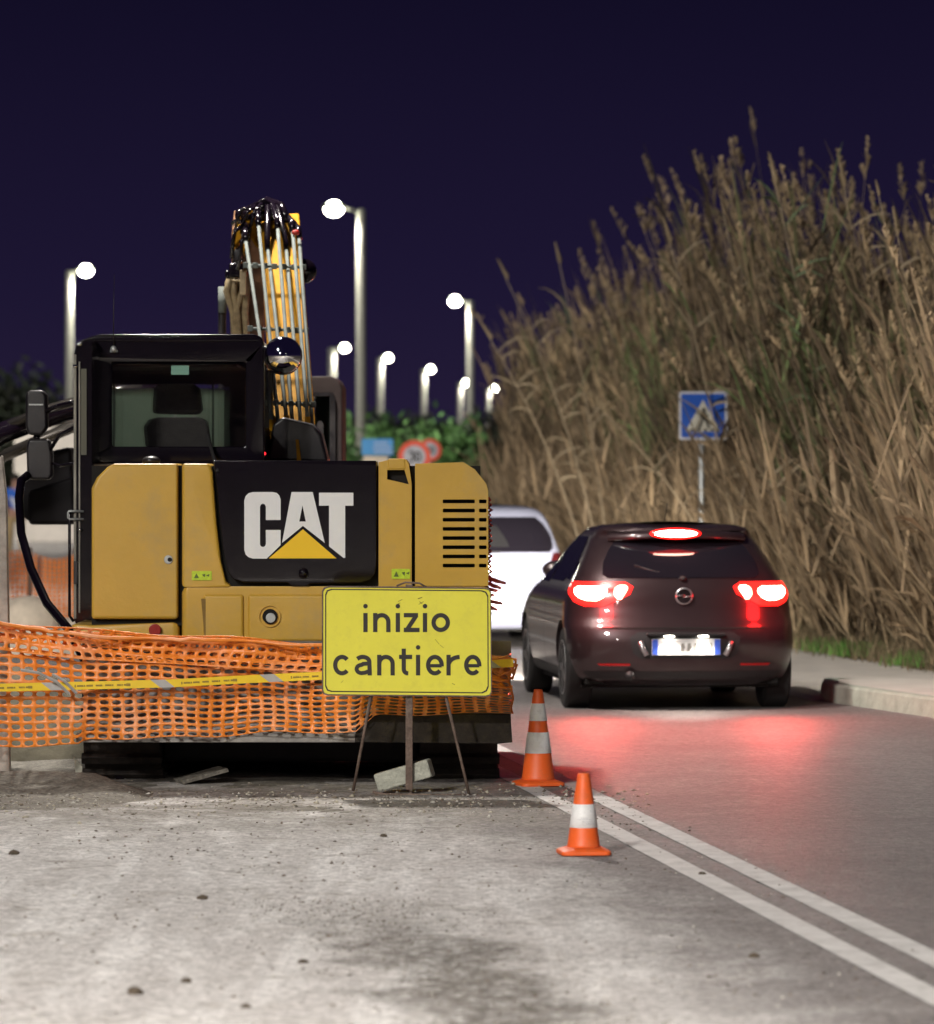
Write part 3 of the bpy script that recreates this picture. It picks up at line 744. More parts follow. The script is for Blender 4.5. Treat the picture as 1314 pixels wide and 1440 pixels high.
# door side of the cab seen as a tall glossy column
b = MB(); b.prism([P(u, v, YC - .25) for u, v in ((104, 500), (107, 486), (116, 478), (128, 474), (130, 476), (130, 650), (133, 655), (133, 880), (124, 882), (107, 878), (104, 870))], (0, 1.75, 0)); b.build('door', M['black_gloss'], ex, bevel=.03)
b = MB()
b.box(X(109, YC), X(112.5, YC), YC - .26, YC - .2, Z(868, YC), Z(500, YC)); b.box(X(116, YC), X(118, YC), YC - .262, YC - .2, Z(860, YC), Z(510, YC))
b.build('door_rail', M['rail_sheen'], ex)
b = MB(); b.box(X(119, YC), X(127, YC), YC - .263, YC - .2, Z(640, YC), Z(520, YC)); b.build('door_glass', M['side_glass'], ex)
b = MB(); b.tube([c(104, 720, YC - .27), c(98, 722, YC - .27), c(98, 866, YC - .27), c(104, 874, YC - .27)], .009, 8); b.build('handrail', M['black_gloss'], ex, smooth=True)
b = MB(); b.tube([c(118, 719, YC - .28), c(97, 719, YC - .28), c(96, 721, YC - .28), c(96, 728, YC - .28), c(98, 730, YC - .28), c(118, 730, YC - .28)], .007, 8); b.build('door_handle', M['galv'], ex, smooth=True)
b = MB(); b.box(X(109, YC), X(115, YC), YC - .275, YC - .24, Z(820, YC), Z(788, YC)); b.build('door_latch', M['black'], ex, bevel=.004)
for (px, py) in ((112, 484), (106, 515), (113, 745)):  # chrome beads put in as glints on the door column
    b = MB(); b.ball(c(px, py, YC - .262), .016, .012, .012, 10, 6); b.build('glint_bead', M['chrome'], ex, smooth=True)
b = MB(); b.ball(P(213, 648, YR + .5), .055, .05, .03); b.build('filler_cap', M['black'], ex, smooth=True)
b = MB(); b.tube([P(160, 494, YC - .02), P(160, 440, YC - .02), P(161, 386, YC - .02)], [.004, .003, .0015], 6); an = b.build('antenna', M['black'], ex, smooth=True)
b = MB(); b.ball(P(160, 491, YC - .02), .02, .02, .022, 10, 6); b.tube([P(155, 494, YC - .02), P(166, 494, YC - .02)], .009, 6); b.build('antenna_base', M['galv'], an, smooth=True)
# wiper-like arm and hose crossing cover corner
b = MB(); b.tube([P(292, 612, YC - .03), P(300, 640, YC - .1), P(306, 662, YR - .02)], .012, 6); b.build('hose', M['black_matt'], ex, smooth=True)
# round mirror
b = MB(); b.ball(P(398, 500, YC - .05), .112, .075, .112, 32, 20); mr = b.build('round_mirror', M['chrome'], ex, smooth=True)
b = MB(); b.lathe([(.116, -.0), (.118, .03), (.09, .06)], P(398, 500, YC - .03), 'y', 32); b.build('mirror_housing', M['black'], mr, smooth=True)
b = MB(); b.tube([P(366, 488, YC + .02), P(384, 492, YC + .0)], .014, 8); b.build('mirror_arm', M['black'], mr, smooth=True)
# tall mirrors on the left, on their bracket
b = MB(); b.prism([P(*p, 28.6) for p in ((38, 549), (60, 548), (66, 556), (67, 600), (60, 612), (40, 612), (36, 600), (36, 556))], (0, .12, 0)); m1 = b.build('side_mirror', M['black'], ex, bevel=.02)
b = MB(); b.prism([P(*p, 28.6) for p in ((40, 617), (70, 617), (74, 640), (74, 668), (70, 675), (42, 675), (38, 664), (37, 630))], (0, .12, 0)); m2 = b.build('side_mirror', M['black'], ex, bevel=.02)
b = MB(); b.box(X(41, 28.6), X(61, 28.6), 28.59, 28.6, Z(570, 28.6), Z(568, 28.6)); b.build('mirror_seam', M['galv'], m1)
b = MB(); b.tube([P(104, 566, 28.3), P(80, 572, 28.5), P(60, 580, 28.66)], .017, 8); b.tube([P(106, 600, 28.3), P(84, 612, 28.5), P(66, 640, 28.66)], .012, 8); b.tube([P(104, 652, 28.3), P(84, 655, 28.5), P(70, 650, 28.66)], .009, 8)
b.tube([P(52, 608, 28.66), P(52, 622, 28.66)], .02, 8); b.build('mirror_bracket', M['black_gloss'], ex, smooth=True)

# boom ----------------------------------------------------------
def lerp(a, c_, t): return a + (c_ - a) * t
B0, B1 = P(417, 622, 28.9), P(392, 322, 31.4)
def beam(p0, p1, w0, w1, d0, d1, n=8):
    bb = MB(); p0, p1 = Vector(p0), Vector(p1); t = (p1 - p0).normalized(); sx = Vector((1, 0, 0)); sx = (sx - t * sx.dot(t)).normalized(); sd = t.cross(sx).normalized()
    vs = []
    for p, w, d_ in ((p0, w0, d0), (p1, w1, d1)):
        for i, j in ((-1, -1), (1, -1), (1, 1), (-1, 1)): vs.append(p + sx * i * w / 2 + sd * j * d_ / 2)
    return bb.add(vs, [(0, 1, 2, 3), (7, 6, 5, 4), (0, 4, 5, 1), (1, 5, 6, 2), (2, 6, 7, 3), (3, 7, 4, 0)])
bm_ = beam(B0 + Vector((0, .25, -.3)), B1 + Vector((0, .22, 0)), .27, .27, .34, .28).build('boom', M['yellow2'], ex, bevel=.012)
b = MB()
tops = [(346, 340), (364, 318), (377, 352), (391, 322), (403, 352), (412, 326), (421, 336)]
bots = [(383, 594), (392, 600), (403, 588), (412, 604), (423, 596), (433, 590), (441, 620)]
for (tx, ty), (bx, by) in zip(tops, bots):
    pa, pb = P(tx, ty, 31.1), P(bx, by, 28.75)
    mid = lerp(pa, pb, .5) + Vector((.0, -.05, .03))
    b.tube([pa, lerp(pa, mid, .5) + Vector((0, -.02, .01)), mid, lerp(mid, pb, .5) + Vector((0, -.02, .01)), pb], .0125, 8)
b.build('hydraulic_pipe', M['pipe'], bm_, smooth=True)
for (y_, xa, xb, Yd) in ((373, 346, 427, 30.72), (462, 352, 431, 29.95), (566, 378, 441, 28.98)):
    b = MB(); b.tube([P(xa - 2, y_, Yd), P(xb + 2, y_ + 3, Yd)], .011, 8)
    for k in range(7):
        q = lerp(P(xa, y_, Yd), P(xb, y_ + 3, Yd), k / 6)
        b.obox(q, (.017, 0, 0), (0, .018, 0), (0, 0, .019))
    b.build('pipe_clamp', M['pipe'], bm_, bevel=.004)
# hose fittings at the foot and at the top of the pipes
b = MB()
for i, (bx, by) in enumerate(bots[:6]):
    b.tube([P(bx, by - 4, 28.74), P(bx, by + 12, 28.74)], .02, 6)
b.build('pipe_fitting', M['yellow2'], bm_)
b = MB()
for i, ((tx, ty), (ax, ay)) in enumerate(zip(tops, ((338, 308), (356, 290), (369, 283), (376, 281), (383, 284), (392, 292), (404, 304)))):
    b.tube([P(tx, ty, 31.1), P(tx - 1, ty - 14, 31.15), P(ax + 8, ay + 8, 31.3), P(ax, ay, 31.5), P(ax - 9, ay + 6, 31.8)], .021, 8)
b.tube([P(404, 310, 31.2), P(396, 288, 31.3), P(376, 281, 31.5), P(352, 292, 31.7), P(340, 318, 31.8), P(334, 350, 31.9)], .024, 8)
b.tube([P(364, 300, 31.2), P(348, 306, 31.3), P(338, 330, 31.5), P(330, 372, 31.8)], .02, 8)
b.build('hydraulic_hose', M['black_gloss'], bm_, smooth=True)
# foot of the boom and its mount
b = MB(); b.prism([P(*p, 28.6) for p in ((376, 648), (384, 596), (398, 586), (440, 596), (452, 610), (462, 650))], (0, .5, 0)); b.build('boom_mount', M['black'], ex, bevel=.02)
b = MB(); b.prism([P(*p, 28.58) for p in ((416, 618), (420, 618), (424, 650), (418, 650))], (0, .02, 0)); b.build('mount_rib', M['yellow2'], ex)
b = MB(); b.ball(P(372, 638, 28.3), .01, .01, .01, 8, 6); b.ball(P(368, 664, 28.3), .006, .006, .006, 8, 6); b.build('warning_lamp', M['red_small'], ex, smooth=True)
b = MB(); b.ball(P(416, 327, 31.0), .028, .02, .02, 10, 6); b.build('red_marker', M['red_reflector'], bm_, smooth=True)
b = MB(); b.lathe([(.0, -.02), (.075, -.02), (.085, .03), (.05, .1)], P(428, 381, 31.3), 'y', 20); b.build('work_light', M['black_gloss'], bm_, smooth=True)
# tip, stick, cylinder
tip = P(362, 300, 31.7)
b = MB(); b.prism([P(*p, 31.45) for p in ((350, 330), (346, 308), (356, 296), (372, 290), (388, 296), (398, 318), (396, 340), (360, 348))], (0, .3, 0)); b.build('boom_tip', M['yellow2'], bm_, bevel=.02)
b = MB(); b.lathe([(.03, -.16), (.045, -.13), (.045, .13), (.03, .16)], P(364, 302, 31.4), 'x', 18); b.build('pivot_pin', M['black_gloss'], bm_, bevel=.01)
sk = beam(P(352, 312, 31.9), P(344, 760, 33.2), .24, .2, .36, .24).build('stick', M['stick'], ex, bevel=.015)
b = MB(); b.prism([P(*p, 31.75) for p in ((328, 322), (352, 306), (358, 322), (348, 346), (340, 372), (328, 368))], (0, .25, 0)); b.build('stick_bracket', M['yellow2'], sk, bevel=.015)
b = MB(); b.box(X(323, 31.7), X(343, 31.7), 31.6, 31.85, Z(391, 31.7), Z(371, 31.7)); b.box(X(317, 31.7), X(324, 31.7), 31.66, 31.8, Z(392, 31.7), Z(380, 31.7)); b.build('valve_block', M['black_gloss'], sk, bevel=.012)
b = MB(); b.box(X(308, 32.2), X(318, 32.2), 32.1, 32.25, Z(760, 32.2), Z(404, 32.2)); b.build('stick_cylinder', M['black'], sk, bevel=.02)
b = MB(); b.tube([P(313, 403, 32.1), P(313, 440, 32.1)], .03, 12); b.build('cylinder_rod', M['pipe'], sk, smooth=True)
b = MB()
for k, (xa, xb) in enumerate(((322, 328), (330, 334), (340, 330), (344, 345))):
    b.tube([P(xa + 3, 384, 31.9), P(xa - 3 + 2 * k, 410, 31.95), P(xb, 440, 32.0), P(xb + 2, 470, 32.1), P(xb + 1, 500, 32.2)], .024, 8)
b.build('stick_hose', M['hose_tan'], sk, smooth=True)
b = MB(); b.box(X(326, 31.6), X(346, 31.6), 31.6, 31.7, Z(396, 31.6), Z(393, 31.6))
b.box(X(338, 31.6), X(347, 31.6), 31.55, 31.7, Z(415, 31.6), Z(380, 31.6)); b.build('stick_plate', M['hose_tan'], sk, bevel=.004)
b = MB(); b.prism([P(*p, 33.0) for p in ((318, 720), (372, 720), (384, 860), (360, 1010), (322, 1010), (306, 860))], (0, .5, 0)); b.build('bucket', M['dark_steel'], ex, bevel=.03)

# undercarriage -------------------------------------------------
def track(px0, px1):
    x0, x1 = X(px0, 26.9), X(px1, 26.9)
    y0, y1, zc, r = 26.95, 29.75, .31, .29
    tr = MB(); prof = []
    for i in range(13): a = math.radians(90 + 180 * i / 12); prof.append((y0 + r + r * math.cos(a), zc + r * math.sin(a)))
    for i in range(13): a = math.radians(-90 + 180 * i / 12); prof.append((y1 - r + r * math.cos(a), zc + r * math.sin(a)))
    tr.prism([(x0, y, z) for y, z in prof], (x1 - x0, 0, 0))
    # grouser pads
    per = []
    N = 46; L_ = (y1 - y0 - 2 * r); tot = 2 * L_ + 2 * math.pi * r
    for i in range(N):
        s = i * tot / N
        if s < L_: p = (y0 + r + s, zc - r, 0, -1)
        elif s < L_ + math.pi * r: a = -math.pi / 2 + (s - L_) / r; p = (y1 - r + r * math.cos(a), zc + r * math.sin(a), math.cos(a), math.sin(a))
        elif s < 2 * L_ + math.pi * r: p = (y1 - r - (s - L_ - math.pi * r), zc + r, 0, 1)
        else: a = math.pi / 2 + (s - 2 * L_ - math.pi * r) / r; p = (y0 + r + r * math.cos(a), zc + r * math.sin(a), math.cos(a), math.sin(a))
        y, z, ny, nz = p
        tr.obox(((x0 + x1) / 2, y + ny * .012, z + nz * .012), ((x1 - x0) / 2 + .012, 0, 0), (0, -nz * .026, ny * .026), (0, ny * .022, nz * .022))
    tr.build('track', M['dark_steel'], ex, bevel=.005)
track(116, 224); track(590, 700)
b = MB(); b.box(X(224, 27), X(590, 27), 27.2, 29.4, .10, .60); b.build('undercarriage', M['black_matt'], ex, bevel=.03)
b = MB(); b.lathe([(.42, .54), (.42, .72)], (-.95, 28.4, 0), 'z', 32); b.build('slew_ring', M['dark_steel'], ex)
# dozer blade with arms
YB = 26.42
x0, x1 = X(116, YB), X(719, YB)
b = MB(); prof = [(0, .27), (.015, .27), (.10, .40), (.13, .55), (.10, .70), (.0, .84), (-.03, .84), (.07, .69), (.095, .55), (.07, .41), (-.02, .29)]
b.prism([(x0, YB + y, z) for y, z in prof], (x1 - x0, 0, 0)); bl = b.build('blade', M['blade'], ex)
b = MB(); b.box(x0 - .03, X(500, YB), YB - .05, YB - .035, .262, .315); b.build('cutting_edge', M['blade'], bl, bevel=.004)
b = MB(); b.prism([P(u, v, YB - .06) for u, v in ((503, 1004), (718, 1004), (721, 1044), (700, 1046), (499, 1044))], (0, .045, 0)); b.build('end_plate', M['dark_steel'], bl, bevel=.006)
b = MB(); b.box(x0 + .45, x0 + .6, YB + .12, 27.6, .36, .50); b.box(x1 - .6, x1 - .45, YB + .12, 27.6, .36, .50); b.build('blade_arm', M['dark_steel'], bl, bevel=.01)

# rubble and board lying in the shade under the machine
b = MB(); b.obox(P(283, 1090, 26.75), (.13, .03, .035), (-.03, .1, 0), (-.005, 0, .010)); b.build('x', M['dirt']).name = 'broken_slab'
tag(bpy.data.objects['broken_slab'], 'broken slab lying tilted in the shade under the excavator', 'rubble')
b = MB(); b.add([P(103, 1062, 26.6), P(116, 1078, 26.6), P(114, 1100, 26.6), P(108, 1098, 26.6), P(103, 1062, 26.63), P(116, 1078, 26.63), P(114, 1100, 26.63), P(108, 1098, 26.63)], [(0, 1, 2, 3), (7, 6, 5, 4), (0, 4, 5, 1), (1, 5, 6, 2), (2, 6, 7, 3), (3, 7, 4, 0)])
tag(b.build('stone_shard', M['concrete']), 'thin pale stone shard standing against the left track', 'stone')

# ================================================================== SECOND MACHINE BEHIND
dg = thing('loader', 'dark machine behind the yellow excavator, its black boom reaching out left past the cab', 'construction machine', (-1.6, 33.5, 0))
YD = 33.0
plate('cab_frame', [[(436, 531), (470, 531), (480, 536), (485, 546), (485, 790), (400, 790), (400, 531)], [(440, 556), (466, 556), (469, 560), (469, 652), (440, 652)]], YD, .9, M['brownblack'], dg, bevel=.03)
plate('inner_frame', [[(436, 552), (468, 552), (472, 558), (472, 690), (446, 690), (446, 690), (436, 690)], [(440, 557), (464, 557), (464, 684), (455, 684), (455, 596), (452, 592), (448, 592), (446, 596), (446, 684), (440, 684)]], YD - .03, .02, M['black'], dg)
b = MB(); b.box(X(440, YD), X(470, YD), YD + .5, YD + .51, Z(660, YD), Z(552, YD)); b.build('window', M['pale_glass'], dg)
b = MB(); b.box(X(250, YD), X(492, YD), YD, YD + 2.6, .5, Z(790, YD)); b.build('body', M['black'], dg, bevel=.05)
for wx in (270, 474):
    for wy in (.55, 2.1):
        b = MB(); b.lathe([(.25, -.14), (.48, -.14), (.5, -.08), (.5, .08), (.48, .14), (.25, .14)], (X(wx, YD), YD + wy, .5), 'x', 28); b.build('wheel', M['tyre'], dg, smooth=True)
b = MB(); b.tube([P(260, 640, YD + .5), P(220, 545, YD + .4), P(160, 556, YD + .3), P(100, 577, YD + .2), P(50, 592, YD + .1), P(0, 610, YD), P(-40, 640, YD)], [.14, .15, .10, .075, .075, .08, .08], 12); bo = b.build('boom', M['black_gloss'], dg, smooth=True)
b = MB()
b.tube([P(200, 545, YD), P(100, 566, YD), P(60, 578, YD), P(0, 604, YD)], .035, 10); b.tube([P(180, 585, YD), P(100, 601, YD - .05), P(50, 622, YD - .05), P(-20, 652, YD)], .045, 10)
b.build('hydraulic_cylinder', M['chrome_dull'], bo, smooth=True)
b = MB(); b.prism([P(*p, YD + .1) for p in ((30, 690), (44, 640), (100, 628), (104, 735), (42, 735), (26, 720))], (0, .5, 0)); b.build('quick_hitch', M['deep_black'], bo, bevel=.03)
b = MB(); b.prism([P(*p, YD + .05) for p in ((40, 690), (104, 670), (104, 738), (40, 738))], (0, .9, 0)); b.build('bucket', M['deep_black'], dg, bevel=.03)
# black hose hanging by the cab
b = MB(); b.tube([P(40, 668, 28.55), P(30, 676, 28.5), P(27, 700, 28.4), P(30, 750, 28.2), P(44, 800, 28.0), P(66, 848, 27.8), P(96, 884, 27.6), P(120, 930, 27.4), P(150, 1000, 27.2), P(170, 1100, 27.1)], .027, 10)
tag(b.build('hose', M['black_gloss'], smooth=True), 'thick black hose curving down left of the excavator cab', 'hose')
# post at the left edge
b = MB(); b.prism([P(-12, 655, 26.6), P(3, 640, 26.6), P(9, 700, 26.6), P(12, 870, 26.6), P(14, 1108, 26.6), P(-14, 1108, 26.6)], (0, .09, 0))
tag(b.build('post', M['post'], bevel=.008), 'weathered pale post at the left edge, behind the orange netting', 'post')

# ================================================================== SIGN ON ITS STAND
YS = 25.8
sg = thing('road_works_sign', 'yellow rectangular road works sign with black lettering on a rusty folding stand', 'sign', (X(575, YS), YS, 0))
sp_ = plate('sign_panel', [[(463, 825), (682, 827), (688, 829), (690, 834), (691, 972), (689, 977), (683, 979), (462, 977), (456, 975), (454, 970), (454, 832), (457, 827)]], YS, .012, M['sign_yellow'], sg)
rim = [[(463, 824), (682, 826), (689, 828), (691, 833), (692, 973), (690, 978), (684, 980), (461, 978), (455, 976), (453, 971), (453, 831), (456, 826)], [(463, 826), (682, 828), (687.5, 830), (689.5, 834), (690.5, 972), (688.5, 976.5), (683, 978), (462, 976), (456.5, 974), (454.8, 970), (454.8, 832), (457.5, 828)]]
plate('sign_rim', rim, YS - .004, .026, M['rust'], sp_)
def border(i):
    return [(466 + i, 828 + i), (678 - i, 830 + i), (684 - i, 832 + i), (687 - i, 838 + i), (687.5 - i, 966 - i), (685 - i, 972 - i), (679 - i, 975 - i), (466 + i, 973 - i), (460 + i, 971 - i), (457.5 + i, 965 - i), (457.5 + i, 836 + i), (460 + i, 830 + i)]
b = MB(); vs, fs = fill([border(0), border(1.5)], pxplane(YS - .0005), .003); b.add(vs, fs); b.build('border_line', M['sign_black'], sp_)
q = lambda a: [(400 + u / 2.986, 400 + v / 2.986) for u, v in a]
pl = pxplane(YS - .0008)
letters('inizio', q([(332, 352), (373, 446), (468, 488), (502, 568), (582, 602), (618, 696)]), 780 + 325 / 2.986, 26.8, .225, pl, .002).build('lettering', M['sign_black'], sp_)
letters('cantiere', q([(205, 280), (295, 368), (390, 464), (482, 537), (553, 573), (595, 670), (681, 738), (755, 828)]), 780 + 507 / 2.986, 29, .205, pl, .002).build('lettering', M['sign_black'], sp_)
sc_ = MB()   # scratches in the film
for (ax, ay, bx, by, w) in ((560, 846, 566, 843, .8), (588, 842, 594, 840, 1.2), (596, 846, 589, 850, .8), (612, 899, 618, 906, .6), (619, 907, 624, 911, .6), (640, 963, 636, 961, .8), (590, 846, 594, 849, 1.0), (560, 849, 563, 848, .9), (480, 960, 483, 957, .5)):
    sc_.tube([P(ax, ay, YS - .0005), P(bx, by, YS - .0005)], w * YS / F * .5, 4)
sc_.build('scratch', M['scratch'], sp_)
b = MB(); b.box(X(570.5, YS), X(580.5, YS), YS + .018, YS + .03, .03, Z(822, YS)); b.build('upright', M['rust'], sg, bevel=.003)
for a, c_ in (((522, 978, YS + .02), (497, 1112, YS + .12)), ((627, 978, YS + .02), (660, 1117, YS - .02))):
    b = MB(); b.tube([P(*a), P(*c_)], .0085, 8); b.build('leg', M['rust'], sg, smooth=True)
b = MB(); b.tube([P(524, 1114, YS + .0), P(540, 1117, YS - .0), P(600, 1118, YS - .02), P(663, 1119, YS - .03)], .008, 8); b.tube([P(578, 1119, YS - .02), P(578, 1100, YS + .35)], .008, 6); b.build('foot_bar', M['rust'], sg, smooth=True)
b = MB(); b.tube([P(558, 824, YS + .02), P(570, 819, YS + .02), P(590, 820, YS + .02), P(600, 826, YS + .02)], .006, 6); b.build('handle', M['rust'], sg, smooth=True)
# weight block leaning on the stand
ctr = P(569, 1090, YS + .13)
bk = MB(); ang = math.atan2(25, 85)
bk.obox(ctr, (.158 * math.cos(ang), -.02, .158 * math.sin(ang)), (.01, .07, 0), (-.052 * math.sin(ang), 0, .052 * math.cos(ang)))
k = bk.build('ballast_block', M['concrete'], bevel=.012); tag(k, 'pale stone block propped aslant behind the foot of the yellow sign', 'block')
e = MB(); c2 = ctr + Vector((.075, 0, .075 * math.tan(ang)))
e.obox(c2, (.012, 0, .0035), (0, .075, 0), (-.055 * math.sin(ang), 0, .055 * math.cos(ang))); e.build('strap', M['black_matt'], k)

# ================================================================== CONES
def cone(px, py, h, rb, rt, fl, bands, label, yaw):
    g = G(px, py); g.z = .008
    t = thing('traffic_cone', label, 'traffic cone', g, 'orange traffic cones beside the white lines')
    def R(z): return rb + (rt - rb) * (z / h)
    b = MB(); b.lathe([(R(.03) + .004, .028), (R(.045), .045)] + [(R(h * i / 10), h * i / 10) for i in range(2, 10)] + [(rt, h - .006), (rt * .9, h), (rt * .62, h), (rt * .6, h - .05)], g, n=32)
    b.build('cone_body', M['cone'], t, smooth=True)
    b = MB(); ca, sa = math.cos(yaw), math.sin(yaw)
    rr = rrect(-fl, -fl, fl, fl, fl * .28, 5); r2 = rrect(-fl * .93, -fl * .93, fl * .93, fl * .93, fl * .27, 5); r3 = rrect(-fl * .72, -fl * .72, fl * .72, fl * .72, fl * .5, 5)
    rot = lambda p, z: g + Vector((p[0] * ca - p[1] * sa, p[0] * sa + p[1] * ca, z))
    n = len(rr); vs = [rot(p, 0) for p in rr] + [rot(p, .016) for p in rr] + [rot(p, .022) for p in r2] + [rot(p, .034) for p in r3]
    fs = [(k * n + i, k * n + (i + 1) % n, (k + 1) * n + (i + 1) % n, (k + 1) * n + i) for k in range(3) for i in range(n)] + [list(range(3 * n, 4 * n)), list(range(n))[::-1]]
    b.add(vs, fs); b.build('base', M['cone'], t, smooth=False, bevel=.003)
    for z0, z1 in bands:
        b = MB(); b.lathe([(R(z0) + .0005, z0), (R(z0) + .0022, z0 + .001), (R(z1) + .0022, z1 - .001), (R(z1) + .0005, z1)], g, n=40, cap=False); b.build('white_band', M['cone_white'], t, smooth=True)
    return t, g, R
t, g, R = cone(821, 1203, .38, .083, .028, .118, [(.125, .235)], 'near traffic cone with one white band, standing just left of the double white line', .12)
b = MB()
for (x0, x1, z) in ((-.03, .045, .165), (-.01, .05, .155), (.005, .052, .148), (.012, .052, .142), (-.015, .02, .172), (.028, .036, .2), (.028, .036, .207)):
    rr = R(z) + .0026; pts = []
    for i in range(6):
        x = x0 + (x1 - x0) * i / 5; pts.append(g + Vector((x, -math.sqrt(max(1e-5, rr * rr - x * x)), z)))
    b.tube(pts, .0011, 4)
b.build('faint_print', M['band_ink'], t)
cone(757, 1106, .55, .100, .026, .128, [(.185, .305), (.37, .47)], 'far traffic cone with two white bands, taller, beside the end of the excavator blade', .3)

# ================================================================== NETTING
def net(name, S, nu, nv, a, hb, m, parent=None, jitter=.0):
    """S(u, v) gives a point for grid coordinates; oval holes a x hb (fractions of half a cell)"""
    V = {}; idx = []; fs = []; vs = []
    def vid(i, j):
        k = (i, j)
        if k not in V: V[k] = len(vs); vs.append(S(i / 2 / nu, j / 2 / nv))
        return V[k]
    for i in range(nu):
        for j in range(nv):
            o = [vid(2 * i + p, 2 * j + q_) for p, q_ in ((0, 0), (1, 0), (2, 0), (2, 1), (2, 2), (1, 2), (0, 2), (0, 1))]
            inn = []
            for k in range(8):
                w = math.radians(-135 + 45 * k); cx, cy = math.cos(w), math.sin(w)
                if k % 2 == 0: cx *= 1.08; cy *= 1.08
                inn.append(len(vs)); vs.append(S((i + .5 + a * cx / 2 * 1.0) / nu, (j + .5 + hb * cy / 2) / nv))
            for k in range(8): fs.append((o[k], o[(k + 1) % 8], inn[(k + 1) % 8], inn[k]))
    b = MB(); b.add(vs, fs)
    return b.build(name, m, parent, solid=.002, recalc=False, smooth=True)
def top_px(px): return float(np.interp(px, [-40, 0, 60, 120, 250, 330, 455, 560, 700, 722], [868, 874, 882, 888, 894, 899, 906, 914, 924, 930]))
def bot_px(px): return float(np.interp(px, [-40, 0, 110, 125, 300, 380, 500, 530, 640, 722], [1048, 1050, 1048, 1040, 1036, 1030, 1030, 1006, 1004, 1002]))
def S1(u, v):
    px = -40 + 762 * u
    t = v; py = bot_px(px) + (top_px(px) + 34 - bot_px(px)) * t
    Yv = 26.30 + .03 * math.sin(px * .021) + .02 * math.sin(px * .06 + v * 4) - .03 * (1 - v) * (px < 116) + .02 * noise2(px * .01, v * 3)
    return P(px + 1.2 * math.sin(v * 9 + px * .03), py + 1.6 * math.sin(px * .045 + v * 2), Yv)
nt_ = net('orange_netting', S1, 43, 12, .74, .66, M['net'])
tag(nt_, 'orange plastic safety netting stretched along the blade of the excavator', 'netting')
def S2(u, v):                                              # top of the net, folded double
    px = -40 + 762 * u
    py = top_px(px) + 40 - 42 * v + 2.5 * math.sin(px * .03 + 1) * v
    slant = np.interp(px, [-40, 60, 200, 720], [9, 6, 1, 0])
    return P(px + 5 * math.sin(v * 5 + px * .013), py - slant * math.sin(v * 3.1), 26.24 + .05 * math.sin(v * 3.1) + .025 * math.sin(px * .05))
f2 = net('folded_edge', S2, 50, 4, .70, .52, M['net'], nt_)
def S3(u, v):
    px = -40 + 762 * u
    py = top_px(px) + 26 - 22 * v + 4 * math.sin(px * .019 + 2)
    return P(px + 7 * v, py, 26.33 + .03 * math.sin(px * .07 + v * 3))
net('folded_edge', S3, 47, 2, .7, .6, M['net'], nt_)
b = MB(); b.tube([P(x, top_px(x) + 1.5 * math.sin(x * .05) + (6 if x > 60 and x < 260 else 2), 26.22 + .02 * math.sin(x * .04)) for x in range(-40, 722, 14)], .012, 6); b.build('edge_cord', M['net'], nt_, smooth=True)
# end of the netting wrapped round the blade end, loose fringe by the louvres
b = MB()
for k in range(7):
    y0 = 922 + k * 11
    b.tube([P(692, y0, 26.26), P(704, y0 + 3 + 3 * math.sin(k), 26.2), P(713, y0 + 1, 26.22), P(718, y0 - 2, 26.45)], .007, 5)
b.build('loose_end', M['net'], nt_, smooth=True)
nr = MB()
for k, (ln, dy) in enumerate(((24, 8), (18, 7), (13, 3), (8, 1), (20, 5), (12, 5))):
    y0 = 812 + k * 8
    nr.tube([P(686, y0, 27.1), P(686 + ln * .5, y0 + dy * .6, 27.2), P(686 + ln, y0 + dy, 27.3)], [.01, .012, .008], 6)
for k in range(17):
    y0 = 700 + k * 7.2
    nr.tube([P(687, y0, 27.15), P(690 + (k % 3), y0 + 3, 27.17), P(687, y0 + 6, 27.2)], .006, 5)
tag(nr.build('net_scrap', M['net_red'], smooth=True), 'ragged strip of orange netting tinted with brake light red, hanging down the right edge of the excavator', 'netting')
# tape over the net
b = MB(); V_ = []; 
def tape_y(px): return float(np.interp(px, [-40, 0, 120, 240, 330, 455, 560, 720], [966, 967, 964, 961, 956, 950, 944, 932]))
def tape_pt(px, dy, off=0): return P(px, tape_y(px) + dy, 26.17 - off + .015 * math.sin(px * .02))
def tape_piece(a, c_, name, m, off=0, lean=0, parent=None, h=5.6):
    b = MB(); n = max(2, int((c_ - a) / 12)); vs = []
    for i in range(n + 1):
        px = a + (c_ - a) * i / n
        vs += [tape_pt(px, h, off), tape_pt(px - lean, -h, off)]
    b.add(vs, [(2 * i, 2 * i + 2, 2 * i + 3, 2 * i + 1) for i in range(n)]); return b.build(name, m, parent, solid=.0012, recalc=False)
tp = tape_piece(-40, 722, 'barrier_tape', M['tape']); tag(tp, 'yellow barrier tape with grey slanting stripes strung across the orange netting', 'tape')
for a in (58, 212, 365, 518, 671): tape_piece(a + 14, a + 34, 'grey_stripe', M['tape_grey'], .0022, 14, tp)
b = MB()
for s0 in (-34, 104, 254, 408):
    for k in range(18):
        if k in (6, 9, 13): continue
        x = s0 + k * 4.4 + 2
        if x > 450: break
        hgt = 2.2 if k not in (0, 17) else 3.4
        b.obox(tape_pt(x, .4, .0022), (.0035 + .004 * (k % 3), 0, 0), (0, .0005, 0), (0, 0, hgt * .0022))
b.build('faded_print', M['tape_ink'], tp)
b = MB()
for (a, c_) in (((62, 950), (98, 976)), ((74, 948), (108, 975)), ((30, 942), (78, 958))):
    b.tube([P(*a, 26.14), P((a[0] + c_[0]) / 2, (a[1] + c_[1]) / 2 - 4, 26.12), P(*c_, 26.15)], .009, 5)
b.build('loose_tail', M['tape_grey'], tp)

